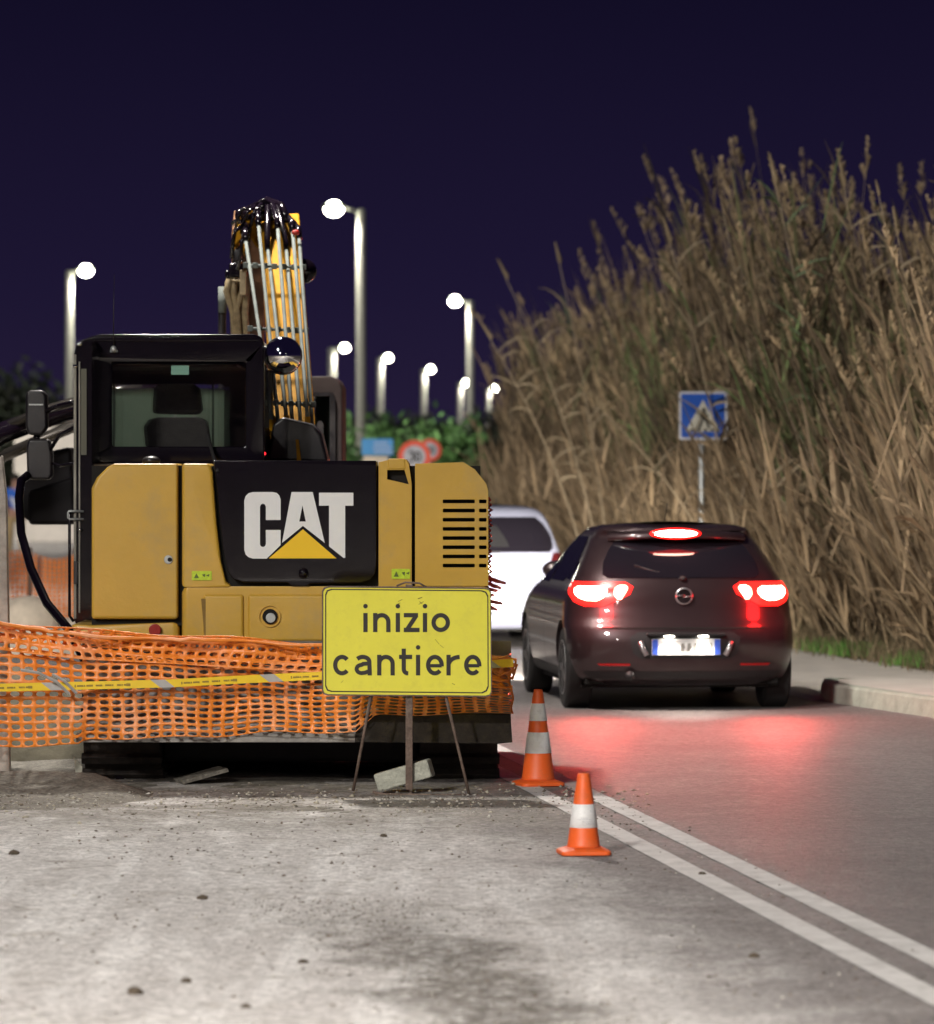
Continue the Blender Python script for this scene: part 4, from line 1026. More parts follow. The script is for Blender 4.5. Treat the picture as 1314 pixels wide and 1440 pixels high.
# ================================================================== FAR LEFT
YN = 52
def SN(u, v):
    px = -60 + 300 * u
    return P(px, 890 - (110 + 6 * math.sin(px * .06)) * v, YN + .3 * math.sin(px * .03))
fn = net('orange_fence', SN, 46, 18, .72, .66, M['net']); tag(fn, 'blurred orange netting fence in the distance left of the excavator', 'fence')
for px in (-20, 42, 105, 170):
    b = MB(); b.tube([P(px, 892, YN + .1), P(px, 770, YN + .1)], .025, 8); b.build('fence_post', M['rust'], fn)
b = MB(); ctr = P(38, 880, 46)
b.ball(ctr, .34, .3, .30, 18, 12); b.ball(ctr + Vector((.35, .2, -.12)), .3, .25, .2, 16, 10); b.ball(ctr + Vector((-.45, .1, -.15)), .25, .2, .18, 14, 10); b.ball((ctr.x, 46, .0), .8, .5, .25, 20, 10)
tag(b.build('sand_heap', M['bag'], smooth=True), 'pale heap of sand behind the orange netting at the left edge', 'sand heap')

V = []; n = 34
for i in range(n):
    for j in range(n):
        x = -4.6 + 2.45 * i / (n - 1); Y = 28.6 + 3.6 * j / (n - 1)
        e = math.sin(math.pi * i / (n - 1)) ** .5 * math.sin(math.pi * j / (n - 1)) ** .5
        V.append((x, Y, -.02 + .56 * e * (1 + .12 * noise2(x * 2, Y * 2, 2)) + random.uniform(0, .02)))
Q = np.array([(i * n + j, (i + 1) * n + j, (i + 1) * n + j + 1, i * n + j + 1) for i in range(n - 1) for j in range(n - 1)])
tag(np_mesh('soil_heap', np.array(V), Q, M['soil'], smooth=True), 'low heap of dark dug soil behind the orange netting, left of the blade', 'soil heap')
# clutter of brackets and hoses at the elbow of the boom
for (pts, mm, nm, th) in (([(344, 300), (354, 294), (360, 306), (350, 318), (340, 312)], 'yellow2', 'elbow_bracket', .1), ([(327, 326), (338, 322), (342, 336), (332, 350), (327, 342)], 'yellow2', 'elbow_bracket', .1),
                      ([(362, 282), (372, 278), (382, 284), (380, 296), (364, 298)], 'black_gloss', 'elbow_cover', .12), ([(328, 352), (340, 348), (344, 366), (330, 368)], 'black', 'elbow_cover', .1),
                      ([(340, 320), (352, 318), (350, 332), (338, 336)], 'galv', 'elbow_link', .06)):
    b = MB(); b.prism([P(u, v, 31.3) for u, v in pts], (0, th, 0)); b.build(nm, M[mm], bm_, bevel=.012)
b = MB()
for k, (a, c_, d_) in enumerate((((352, 292), (336, 304), (330, 330)), ((360, 290), (342, 314), (336, 346)), ((368, 286), (352, 322), (346, 356)), ((340, 318), (328, 340), (326, 362)), ((346, 330), (340, 356), (334, 378)))):
    b.tube([P(*a, 31.25), P((a[0] + c_[0]) / 2 - 3, (a[1] + c_[1]) / 2 - 4, 31.2), P(*c_, 31.25), P(*d_, 31.4)], .014, 7)
b.build('elbow_hose', M['black_gloss'], bm_, smooth=True)
# ================================================================== CARS
def prof(tab):
    tab = sorted(tab); zs = [t[0] for t in tab]
    fs = []
    for k in (1, 2, 3):
        fs.append([t[k] for t in tab])
    def g(z, k):
        zz_ = np.array(zs); yy = np.array(fs[k])
        # monotone cubic
        d = np.diff(yy) / np.diff(zz_); m = np.zeros(len(yy)); m[0] = d[0]; m[-1] = d[-1]
        for i in range(1, len(yy) - 1): m[i] = 0 if d[i - 1] * d[i] <= 0 else 2 * d[i - 1] * d[i] / (d[i - 1] + d[i])
        i = int(np.clip(np.searchsorted(zz_, z) - 1, 0, len(zs) - 2)); h = zz_[i + 1] - zz_[i]; t = min(1, max(0, (z - zz_[i]) / h))
        return (2*t**3-3*t**2+1)*yy[i] + (t**3-2*t**2+t)*h*m[i] + (-2*t**3+3*t**2)*yy[i+1] + (t**3-t**2)*h*m[i+1]
    return lambda z: (g(z, 0), g(z, 1), g(z, 2))

class Car:
    def __init__(s, name, label, tab, paint, cr=.42, cf=.7, nr_=2.7, wheels=((.62), (3.15)), rw=.315, tw=.2, group=None):
        s.p = prof(tab); s.cr = cr; s.cf = cf; s.n = nr_; s.tab = tab
        s.t = thing(name, label, 'car', (0, 0, 0), group)
        s.paint = paint; s.build(wheels, rw, tw)
    def rear_y(s, x, z):
        W, R, Fr = s.p(z); q = min(1, abs(x) / W); c = s.cr * min(1, W / .8)
        return R + c * (1 - (1 - q ** s.n) ** (1 / s.n))
    def side_x(s, y, z):
        W, R, Fr = s.p(z); c = s.cr * min(1, W / .8); d = y - R
        if d < 0: return 0
        x = W
        if d < c: x = W * (1 - (1 - d / c) ** s.n) ** (1 / s.n)
        d2 = Fr - y
        if d2 < s.cf: x = min(x, W * (1 - (1 - max(0, d2) / s.cf) ** 2.4) ** (1 / 2.4))
        return x
    def ring(s, z, nc=14, ns=26):
        W, R, Fr = s.p(z); c = s.cr * min(1, W / .8); out = []
        half = []
        for i in range(nc + 1):
            th = math.pi / 2 * i / nc; half.append((W * math.sin(th) ** (2 / s.n), R + c * (1 - math.cos(th) ** (2 / s.n))))
        for i in range(1, ns):
            y = R + c + (Fr - s.cf - R - c) * i / ns; half.append((W, y))
        for i in range(nc + 1):
            th = math.pi / 2 * (1 - i / nc); half.append((W * math.sin(th) ** (2 / 2.4), Fr - s.cf * (1 - math.cos(th) ** (2 / 2.4))))
        # half runs from rear centre (x=0) round the right side to the front centre
        pts = half + [(-x, y) for x, y in half[-2:0:-1]]
        return [Vector((x, y, z)) for x, y in pts]
    def build(s, wheels, rw, tw):
        z0, z1 = s.tab[0][0], s.tab[-1][0]
        zs = [z0 + (z1 - z0) * (i / 56) for i in range(57)]
        b = MB(); n = None
        for z in zs:
            r = s.ring(z); n = len(r); b.v += r
        for i in range(len(zs) - 1):
            for j in range(n): b.f.append([i * n + j, i * n + (j + 1) % n, (i + 1) * n + (j + 1) % n, (i + 1) * n + j])
        b.f.append(list(range(n))[::-1]); b.f.append([(len(zs) - 1) * n + j for j in range(n)])
        body = b.build('body', s.paint, s.t, smooth=True)
        cut = MB(); Wm = s.p(.5)[0]
        for y in wheels:
            for sx in (-1, 1):
                cut.lathe([(rw + .045, 0), (rw + .045, .32)], (sx * Wm - .16, y, rw - .0), 'x', 40)
        cu = cut.build('cutter', None)
        md = body.modifiers.new('arch', 'BOOLEAN'); md.object = cu; md.operation = 'DIFFERENCE'; md.solver = 'EXACT'
        dg_ = bpy.context.evaluated_depsgraph_get(); dg_.update()
        me = bpy.data.meshes.new_from_object(body.evaluated_get(dg_)); body.modifiers.clear(); body.data = me
        if not me.materials: me.materials.append(s.paint)
        # weld and shade by angle so the arches stay crisp
        me.shade_smooth()
        bm = bmesh.new(); bm.from_mesh(me)
        for e in bm.edges:
            if len(e.link_faces) == 2 and e.calc_face_angle(0) > .9: e.smooth = False
        bm.to_mesh(me); bm.free()
        bpy.data.objects.remove(cu)
        b = MB()
        for y in wheels:
            b.box(-Wm + .14, Wm - .14, y - .4, y + .4, .2, .62)
        b.box(-Wm + .12, Wm - .12, .3, 3.4, .17, .3)
        b.build('underbody', M['gap'], s.t)
        for y in wheels:
            for sx in (-1, 1):
                xo = sx * (Wm - .015)
                b = MB(); b.lathe([(rw * .6, 0), (rw * .93, 0), (rw, -sx * .02), (rw, -sx * (tw - .02)), (rw * .93, -sx * tw), (rw * .6, -sx * tw)], (xo, y, rw), 'x', 36)
                w = b.build('wheel', M['tyre'], s.t, smooth=False, bevel=.008)
                b = MB(); b.lathe([(rw * .62, sx * .004), (rw * .66, sx * .004), (rw * .66, -sx * .03), (rw * .5, -sx * .05)], (xo, y, rw), 'x', 30, cap=False)
                for k in range(5):
                    a = 2 * math.pi * k / 5; dy, dz = math.cos(a), math.sin(a)
                    b.obox((xo - sx * .012, y + dy * rw * .34, rw + dz * rw * .34), (.012, 0, 0), (0, dy * rw * .32, dz * rw * .32), (0, -dz * .028, dy * .028))
                b.lathe([(.05, sx * .0), (.05, -sx * .03)], (xo, y, rw), 'x', 16)
                b.build('rim', M['rim'], w)
    def rear_patch(s, name, rows, m, off=.006, nx=10, parent=None, thick=.004):
        """rows: (z, x_left, x_right) bottom to top"""
        zs = [r[0] for r in rows]; N = 10
        V = []; 
        for i in range(N + 1):
            z = zs[0] + (zs[-1] - zs[0]) * i / N
            a, c_ = np.interp(z, zs, [r[1] for r in rows]), np.interp(z, zs, [r[2] for r in rows])
            for j in range(nx + 1):
                x = a + (c_ - a) * j / nx; W = s.p(z)[0]; x = max(-W * .992, min(W * .992, x))
                sl = abs(x) / W
                V.append(Vector((x * (1 + off * sl ** 4), s.rear_y(x, z) - off, z)))
        b = MB(); b.add(V, [(i * (nx + 1) + j, i * (nx + 1) + j + 1, (i + 1) * (nx + 1) + j + 1, (i + 1) * (nx + 1) + j) for i in range(N) for j in range(nx)])
        return b.build(name, m, parent or s.t, smooth=True, recalc=False)
    def side_patch(s, name, rows, m, side, off=.005, ny=14, parent=None):
        zs = [r[0] for r in rows]; N = 10; V = []
        for i in range(N + 1):
            z = zs[0] + (zs[-1] - zs[0]) * i / N
            a, c_ = np.interp(z, zs, [r[1] for r in rows]), np.interp(z, zs, [r[2] for r in rows])
            for j in range(ny + 1):
                y = a + (c_ - a) * j / ny; V.append(Vector((side * (s.side_x(y, z) + off), y, z)))
        b = MB(); b.add(V, [(i * (ny + 1) + j, i * (ny + 1) + j + 1, (i + 1) * (ny + 1) + j + 1, (i + 1) * (ny + 1) + j) for i in range(N) for j in range(ny)])
        return b.build(name, m, parent or s.t, smooth=True, recalc=False)
    def mirror(s, y, z, side, m):
        x = side * (s.side_x(y, z) + .1)
        b = MB(); b.ball((x, y, z), .125, .06, .075, 18, 12); b.box(min(x, side * s.side_x(y, z) * .96), max(x, side * s.side_x(y, z) * .96), y - .02, y + .03, z - .045, z - .015)
        o = b.build('wing_mirror', m, s.t, smooth=True); return o

def spot(name, parent, loc, rot, power, col, size=60, soft=.05, blend=.6):
    ld = bpy.data.lights.new(name, 'SPOT'); ld.energy = power; ld.color = col; ld.spot_size = math.radians(size); ld.spot_blend = blend; ld.shadow_soft_size = soft
    o = bpy.data.objects.new(name, ld); COL.objects.link(o); o.parent = parent; o.location = loc; o.rotation_euler = rot; return o

hatch = [(.19, .76, .16, 3.80), (.26, .835, .05, 3.93), (.40, .868, .005, 3.99), (.52, .878, .0, 4.0), (.62, .878, .02, 3.97), (.70, .872, .07, 3.86), (.78, .868, .095, 3.66),
         (.86, .86, .105, 3.35), (.92, .84, .12, 3.05), (.97, .812, .145, 2.86), (1.02, .785, .175, 2.74), (1.10, .742, .235, 2.57), (1.18, .70, .31, 2.40), (1.26, .655, .40, 2.22),
         (1.32, .62, .48, 2.06), (1.365, .585, .44, 1.9), (1.385, .555, .46, 1.78), (1.405, .47, .60, 1.6), (1.418, .34, .8, 1.45), (1.424, .15, 1.0, 1.3)]
H = Car('dark_hatchback', 'dark hatchback with red brake lights glowing, stopped in the open lane seen from behind', hatch, M['car_dark'], group=None)
ht = H.t
# rear window and spoiler
H.rear_patch('rear_window', [(1.005, -.56, .56), (1.03, -.60, .60), (1.12, -.585, .585), (1.22, -.53, .53), (1.30, -.46, .46)], M['car_glass'], .007, 24)
b = MB()
for i in range(2):
    pass
V = []
for (z, dy) in ((1.318, -.02), (1.30, -.14), (1.318, -.155), (1.352, -.12), (1.385, .05)):
    for j in range(21):
        x = -.53 + 1.06 * j / 20; V.append(Vector((x, H.rear_y(0, 1.32) + dy + .16 * (abs(x) / .53) ** 3, z - .02 * (abs(x) / .53) ** 2)))
b.add(V, [(i * 21 + j, i * 21 + j + 1, (i + 1) * 21 + j + 1, (i + 1) * 21 + j) for i in range(4) for j in range(20)] + [(4 * 21 + j, 4 * 21 + j + 1, j + 1, j) for j in range(20)])
sp2 = b.build('spoiler', M['car_dark'], ht, smooth=True)
b = MB(); b.ball((-.03, H.rear_y(0, 1.32) - .145, 1.338), .20, .03, .043, 24, 8); hb = b.build('high_brake_light', M['tail_glow'], ht, smooth=True)
b = MB(); b.ball((-.03, H.rear_y(0, 1.32) - .165, 1.338), .165, .022, .026, 24, 8); b.build('brake_filament', M['brake_bar'], hb, smooth=True)
b = MB(); b.tube([(.02, .17, 1.0), (-.2, .20, 1.05), (-.36, .235, 1.10)], .008, 6); b.build('wiper', M['trim'], ht, smooth=True)
b = MB(); b.ball((0, .155, .998), .03, .03, .02); b.build('wiper_pivot', M['trim'], ht, smooth=True)
# lamps
for sd in (-1, 1):
    def mr(rows): return [(z, min(sd * a, sd * c_), max(sd * a, sd * c_)) for z, a, c_ in rows]
    L1 = H.rear_patch('tail_light', mr([(.79, .60, .74), (.82, .54, .81), (.88, .41, .84), (.94, .38, .835), (.975, .44, .81)]), M['tail_glow'], .006, 16)
    H.rear_patch('brake_lamp', mr([(.835, .65, .72), (.855, .61, .775), (.885, .58, .80), (.92, .575, .80), (.94, .61, .775)]), M['tail_hot'], .012, 14, parent=L1)
    H.rear_patch('position_lamp', mr([(.845, .475, .50), (.875, .455, .525), (.905, .435, .525), (.935, .42, .515), (.95, .44, .48)]), M['tail_lit'], .012, 8, parent=L1)
    H.rear_patch('bumper_reflector', mr([(.345, .42, .64), (.362, .42, .66)]), M['reflector_car'], .006, 8)
# emblem, plate, plate recess, bumper crease
b = MB(); b.lathe([(.055, -.012), (.066, -.012), (.066, .01), (.055, .01)], (0, .098, .868), 'y', 28, cap=False); b.tube([(-.055, .088, .868), (0.01, .084, .876), (-.01, .084, .862), (.055, .088, .868)], .006, 5); b.build('emblem', M['rim'], ht, smooth=True)
H.rear_patch('plate_recess', [(.40, -.34, .34), (.44, -.40, .40), (.56, -.42, .42), (.60, -.36, .36)], M['trim'], .003, 16)
b = MB(); b.box(-.26, .26, -.022, -.012, .428, .548); pt = b.build('number_plate', M['plate'], ht)
b = MB(); b.box(-.258, -.215, -.0245, -.0222, .431, .545); b.box(.215, .258, -.0245, -.0222, .431, .545); b.build('blue_band', M['plate_blue'], pt)
b = MB()
for x in (-.17, -.12, -.03, .02, .07, .13, .18):
    b.obox((x, -.0235, .487), (.012, 0, .0), (0, .001, 0), (.004, 0, .03)); b.obox((x + .008, -.0236, .487), (.012, 0, .0), (0, .001, 0), (0, 0, .007))
b.build('plate_print', M['plate_ink'], pt)
b = MB(); b.tube([(-.30, -.012, .425), (-.325, -.01, .47), (-.345, -.008, .53)], .02, 8); b.tube([(.30, -.012, .425), (.325, -.01, .47), (.345, -.008, .53)], .02, 8); b.build('chrome_trim', M['rim'], ht, smooth=True)
b = MB(); b.box(-.30, .30, -.045, .02, .572, .592); b.build('plate_ledge', M['trim'], ht, bevel=.006)
for x in (-.13, .13):
    b = MB(); b.box(x - .035, x + .035, -.04, -.02, .566, .573); b.build('plate_lamp', M['lens_white'], ht)
b = MB(); V = []
H.rear_patch('tailgate_seam', [(.622, -.63, .63), (.634, -.63, .63)], M['gap'], .002, 30)
H.rear_patch('bumper_lip', [(.245, -.72, .72), (.30, -.76, .76)], M['trim'], .004, 24)
b = MB(); b.lathe([(.035, -.03), (.035, .2)], (-.42, .03, .27), 'y', 16); b.build('exhaust', M['trim'], ht, smooth=True)
for sd in (-1, 1):
    H.side_patch('side_window', [(.965, .95, 1.70), (1.02, .80, 1.70), (1.12, .70, 1.70), (1.22, .74, 1.70), (1.31, .86, 1.68)], M['car_glass'], sd)
    H.side_patch('side_window', [(.945, 1.76, 2.72), (1.0, 1.76, 2.60), (1.1, 1.76, 2.38), (1.2, 1.75, 2.18), (1.31, 1.74, 1.95)], M['car_glass'], sd)
    H.side_patch('quarter_window', [(.985, .60, .84), (1.05, .58, .76), (1.12, .56, .66)], M['car_glass'], sd)
    H.side_patch('door_seam', [(.30, 1.72, 1.732), (.96, 1.72, 1.732)], M['gap'], sd, .002, 2)
    H.side_patch('door_seam', [(.30, 2.75, 2.762), (.9, 2.80, 2.812)], M['gap'], sd, .002, 2)
    H.side_patch('sill', [(.22, .98, 2.78), (.30, .98, 2.78)], M['trim'], sd, .006, 14)
    H.side_patch('door_handle', [(.815, 1.32, 1.5), (.84, 1.32, 1.5)], M['car_dark'], sd, .022, 5)
    H.mirror(2.58, 1.02, sd, M['car_dark'])
H.side_patch('indicator_lens', [(.80, 2.95, 3.03), (.82, 2.95, 3.03)], M['tail_off'], -1, .006, 4)
b = MB(); b.tube([(0, 1.15, 1.42), (0, 1.0, 1.56)], .004, 5); b.build('roof_antenna', M['trim'], ht, smooth=True)
for sd in (-1, 1):
    b = MB(); b.ball((sd * .62, 3.72, .66), .16, .08, .07); b.build('headlight', M['headlens'], ht, smooth=True)
    spot('headlamp_light', ht, (sd * .62, 3.86, .66), (math.radians(82), 0, 0), HEAD, (1, .93, .82), 38, .04, .9)
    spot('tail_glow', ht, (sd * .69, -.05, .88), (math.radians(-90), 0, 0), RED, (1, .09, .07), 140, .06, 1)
    spot('plate_light', ht, (sd * .13, -.06, .566), (math.radians(-12), 0, 0), 9, (1, .9, .78), 120, .01)
for gx, gy, gz in ((-.70, -.05, .89), (.70, -.05, .89)):  # added red point lights without a fixture, to redden the nearby bodywork
    gl = bpy.data.lights.new('added_spill', 'POINT'); gl.energy = 10; gl.color = (1, .012, .012); gl.shadow_soft_size = .08
    go = bpy.data.objects.new('added_spill', gl); COL.objects.link(go); go.parent = ht; go.location = (gx, gy, gz)
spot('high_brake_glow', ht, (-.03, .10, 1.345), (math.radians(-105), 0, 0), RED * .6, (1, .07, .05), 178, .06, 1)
ht.location = (1.65, 34.85, 0); ht.rotation_euler = (0, 0, math.radians(5.6))

wt = [(.20, .76, .12, 3.7), (.28, .83, .03, 3.85), (.42, .855, .0, 3.9), (.60, .86, .0, 3.88), (.75, .86, .06, 3.7), (.88, .855, .09, 3.35), (.95, .84, .10, 3.05), (1.02, .82, .13, 2.85),
      (1.12, .79, .19, 2.62), (1.22, .755, .25, 2.45), (1.32, .715, .33, 2.25), (1.39, .67, .42, 2.05), (1.43, .61, .50, 1.9), (1.455, .50, .62, 1.75), (1.47, .36, .8, 1.6), (1.476, .2, 1.0, 1.4)]
Wc = Car('white_hatchback', 'small white car ahead of the dark hatchback, its tail lit by the headlights behind', wt, M['car_white'], cr=.3, nr_=3.2)
w = Wc.t
Wc.rear_patch('rear_window', [(.985, -.70, .70), (1.03, -.745, .745), (1.15, -.73, .73), (1.27, -.66, .66), (1.345, -.58, .58)], M['car_glass'], .007, 24)
Wc.rear_patch('window_view', [(1.04, -.02, .28), (1.10, -.02, .26), (1.26, -.03, .16)], M['trim'], .009, 8)
for sd in (-1, 1):
    mrr = lambda rows: [(z, min(sd * a, sd * c_), max(sd * a, sd * c_)) for z, a, c_ in rows]
    Wc.rear_patch('tail_light', mrr([(.68, .70, .82), (.80, .68, .84), (.98, .74, .83)]), M['tail_off'], .007, 8)
    Wc.side_patch('side_window', [(.97, .55, 2.72), (1.1, .50, 2.45), (1.22, .50, 2.2), (1.34, .58, 1.95)], M['car_glass'], sd)
b = MB(); b.box(-.05, .47, .04, .052, .76, .87); p_ = b.build('number_plate', M['plate'], w)
b = MB(); b.box(.425, .468, .036, .039, .763, .867); b.build('blue_band', M['plate_blue'], p_)
Wc.rear_patch('bumper_seam', [(.36, -.80, .80), (.372, -.80, .80)], M['gap'], .002, 20)
Wc.rear_patch('tailgate_seam', [(.66, -.62, .62), (.668, -.62, .62)], M['gap'], .002, 20)
b = MB(); b.tube([(0.05, .09, .985), (.2, .12, .99), (.36, .16, 1.0)], .01, 6); b.build('wiper', M['trim'], w, smooth=True)
b = MB(); b.tube([(0.2, .7, 1.47), (.2, .6, 1.53)], .006, 5); b.build('roof_antenna', M['trim'], w, smooth=True)
for sd in (-1, 1): Wc.mirror(2.55, 1.02, sd, M['car_white'])
w.location = (.17, 47.3, 0); w.rotation_euler = (0, 0, math.radians(6.2))

# ================================================================== ROAD SIGNS
def disc(name, c_, r, m, parent, dy=0, th=.01, n=40):
    b = MB(); b.lathe([(r, dy), (r, dy + th)], c_, 'y', n); return b.build(name, m, parent)
# pedestrian crossing sign
Yp = 50.0; cpx, cpy, hs = 989, 584.5, 34
ps = thing('crossing_sign', 'blue square pedestrian crossing sign with a white triangle, partly veiled by reeds', 'road sign', (X(989, Yp), Yp, 0))
b = MB(); b.tube([(X(987, Yp), Yp + .05, 0), (X(987, Yp), Yp + .05, Z(550, Yp))], .03, 12); b.build('pole', M['galv'], ps, smooth=True)
pn = plate('sign_panel', [rrect(cpx - hs, cpy - hs, cpx + hs, cpy + hs, 4)], Yp, .02, M['white_sign'], ps)
plate('blue_field', [rrect(cpx - 30.5, cpy - 30.5, cpx + 30.5, cpy + 30.5, 2)], Yp - .003, .004, M['blue_sign'], pn)
plate('triangle', [[(989, 562), (1014, 607), (964, 607)]], Yp - .006, .004, M['white_old'], pn)
fg = MB(); pp = pxplane(Yp - .009)
def blk(pts): fg.prism([P(u, v, Yp - .009) for u, v in pts], (0, .004, 0))
fg.lathe([(.021, 0), (.021, .004)], P(990, 576.5, Yp - .009), 'y', 14)
blk([(987, 579), (993, 579), (993.5, 589), (987, 589)]); blk([(987, 580), (984, 587), (985.5, 588), (989, 583)]); blk([(992, 580), (997, 585), (996, 587), (991, 583)])
blk([(987.5, 588), (990.5, 589), (985.5, 603), (982, 603)]); blk([(990, 588), (993.5, 588), (999, 601), (996, 603)])
fg.build('walking_figure', M['sign_ink'], pn)
fs_ = MB()
for k in range(4): fs_.prism([P(u, v, Yp - .0085) for u, v in ((972 + k * 9, 603), (977 + k * 9, 603), (976 + k * 9.6, 606), (970 + k * 9.6, 606))], (0, .003, 0))
fs_.build('zebra_stripes', M['sign_ink'], pn)
# speed limits
def limit(cx, cy, r_px, Y, label):
    c_ = P(cx, cy, Y); r = r_px * Y / F
    t = thing('speed_limit_sign', label, 'road sign', (c_.x, Y, 0), 'round red ringed signs in the distance')
    b = MB(); b.tube([(c_.x, Y + .06, 0), (c_.x, Y + .06, c_.z + r)], .03, 10); b.build('pole', M['galv'], t, smooth=True)
    d = disc('sign_disc', c_, r, M['red_sign'], t); disc('white_field', c_, r * .68, M['white_sign'], d, -.004, .004)
    k = r / 24
    tg = MB()
    def st(pts, cl=False):
        for shape in [stroke([(c_.x + u * k, c_.z + v * k) for u, v in pts], 2.6 * k, cl)]:
            vs, fs = fill(shape, lambda u, v, w_: Vector((u, Y - .007 + w_, v)), .004); tg.add(vs, fs)
    st(arc(-4.8, 3.6, 3.4, 3.4, 150, -80, 12)); st(arc(-4.8, -3.4, 3.6, 3.8, 80, -150, 12)); st(arc(5.2, 0, 3.4, 6.6, 0, 350, 20), True)
    tg.build('numerals', M['sign_ink'], d)
limit(583, 642, 23, 82, 'large round speed limit sign reading 30, peeking over the excavator')
limit(605, 633, 16, 88, 'smaller round red ringed sign behind the large speed limit sign')
Yb = 78
ds = thing('direction_sign', 'blue direction sign beside the tallest lamp pole, above the excavator', 'road sign', (X(530, Yb), Yb, 0))
dp = plate('sign_panel', [rrect(509, 617, 553, 640, 1.5)], Yb, .03, M['blue_sign2'], ds)
b = MB()
for (x0, x1, y_) in ((526, 546, 623), (525, 550, 629), (526, 552, 635)): b.box(X(x0, Yb), X(x1, Yb), Yb - .012, Yb - .001, Z(y_ + 1.6, Yb), Z(y_ - 1.4, Yb))
b.build('faded_lettering', M['faded_blue'], dp)
plate('lower_panel', [rrect(511, 641.5, 545, 655, 1.5)], Yb, .03, M['bag'], ds)
for x_ in (514, 546):
    b = MB(); b.tube([(X(x_, Yb), Yb + .06, 0), (X(x_, Yb), Yb + .06, Z(618, Yb))], .03, 8); b.build('pole', M['galv'], ds, smooth=True)

# ================================================================== REEDS
def reed_geo(h, lean, bend, seed, nleaf, plume, col, leafcol, base, messy=False):
    """one giant reed: stem, hanging leaves, plume -> arrays of quads"""
    r = np.random.default_rng(seed); V = []; Q = []; C = []
    ns = 8; az = lean[0]; lx, ly = lean
    def pt(t):
        return np.array([lx * h * (t * .55 + bend * t * t), ly * h * (t * .55 + bend * t * t), h * (t - .10 * abs(bend) * t * t)]) + base
    rad = .014 if not messy else .011
    k = len(V)
    for i in range(ns + 1):
        p = pt(i / ns); w = rad * (1 - .75 * i / ns)
        for a in (0, 2.09, 4.19): V.append(p + np.array([math.cos(a) * w, math.sin(a) * w, 0])); C.append(col * r.uniform(.85, 1.15))
    for i in range(ns):
        for j in range(3): Q.append((i * 3 + j, i * 3 + (j + 1) % 3, (i + 1) * 3 + (j + 1) % 3, (i + 1) * 3 + j))
    for l in range(nleaf):
        t = r.uniform(.22, .97) if not messy else r.uniform(.1, .95)
        p = pt(t); a = r.uniform(0, 6.283) if r.random() < .3 else math.pi + r.normal(0, .7); ln = r.uniform(.20, .55) * (1 if t < .9 else .6); w = r.uniform(.011, .026)
        d = np.array([math.cos(a), math.sin(a)]); up = r.uniform(1.0, 3.0); dr_ = r.uniform(.0, .9)
        s_ = np.array([-d[1], d[0], 0.0]) * w + np.array([0, 0, w * r.uniform(-.8, .8)]); k = len(V); c_ = leafcol * r.uniform(.6, 1.35)
        for i, wf in enumerate((.5, 1, .75, .08)):
            u = i / 3; q = p + np.array([d[0] * ln * u, d[1] * ln * u, ln * (up * u - dr_ * u * u)])
            V += [q - s_ * wf, q + s_ * wf]; C += [c_, c_]
        for i in range(3): Q.append((k + 2 * i, k + 2 * i + 1, k + 2 * i + 3, k + 2 * i + 2))
    if plume > 0:
        p0 = pt(1.0); dirn = pt(1.0) - pt(.9); dirn = dirn / np.linalg.norm(dirn); pc = np.array([.46, .34, .20]) * r.uniform(.65, 1.15)
        for l in range(24):
            u = r.uniform(0, 1); q0 = p0 + dirn * plume * (u - .15) * .9; a = r.uniform(0, 6.283); ln = plume * .30 * (1 - .6 * u)
            d = np.array([math.cos(a) * .5, math.sin(a) * .5, .85]); q1 = q0 + d * ln; s_ = np.array([-math.sin(a), math.cos(a), 0]) * .015; k = len(V)
            V += [q0 - s_ * .5, q0 + s_ * .5, q1 + s_, q1 - s_]; Q.append((k, k + 1, k + 2, k + 3)); C += [pc * r.uniform(.75, 1.2)] * 4
    return np.array(V), np.array(Q), np.array(C)
TAN = np.array([.47, .35, .21]); LEAFB = np.array([.25, .178, .105]); OLIVE = np.array([.14, .135, .06]); GREEN = np.array([.14, .19, .07])
def hmax(Y, px):
    """height of the stand so that its ragged top follows the photograph's outline"""
    top = float(np.interp(px, [690, 730, 760, 800, 860, 930, 960, 1010, 1060, 1100, 1160, 1220, 1280, 1340, 1600],
                              [620, 545, 480, 455, 425, 400, 390, 335, 290, 262, 262, 268, 300, 320, 335]))
    return EYE + (665 - top) * Y / F
allV = []; allQ = []; allC = []; off = 0; nreed = 0
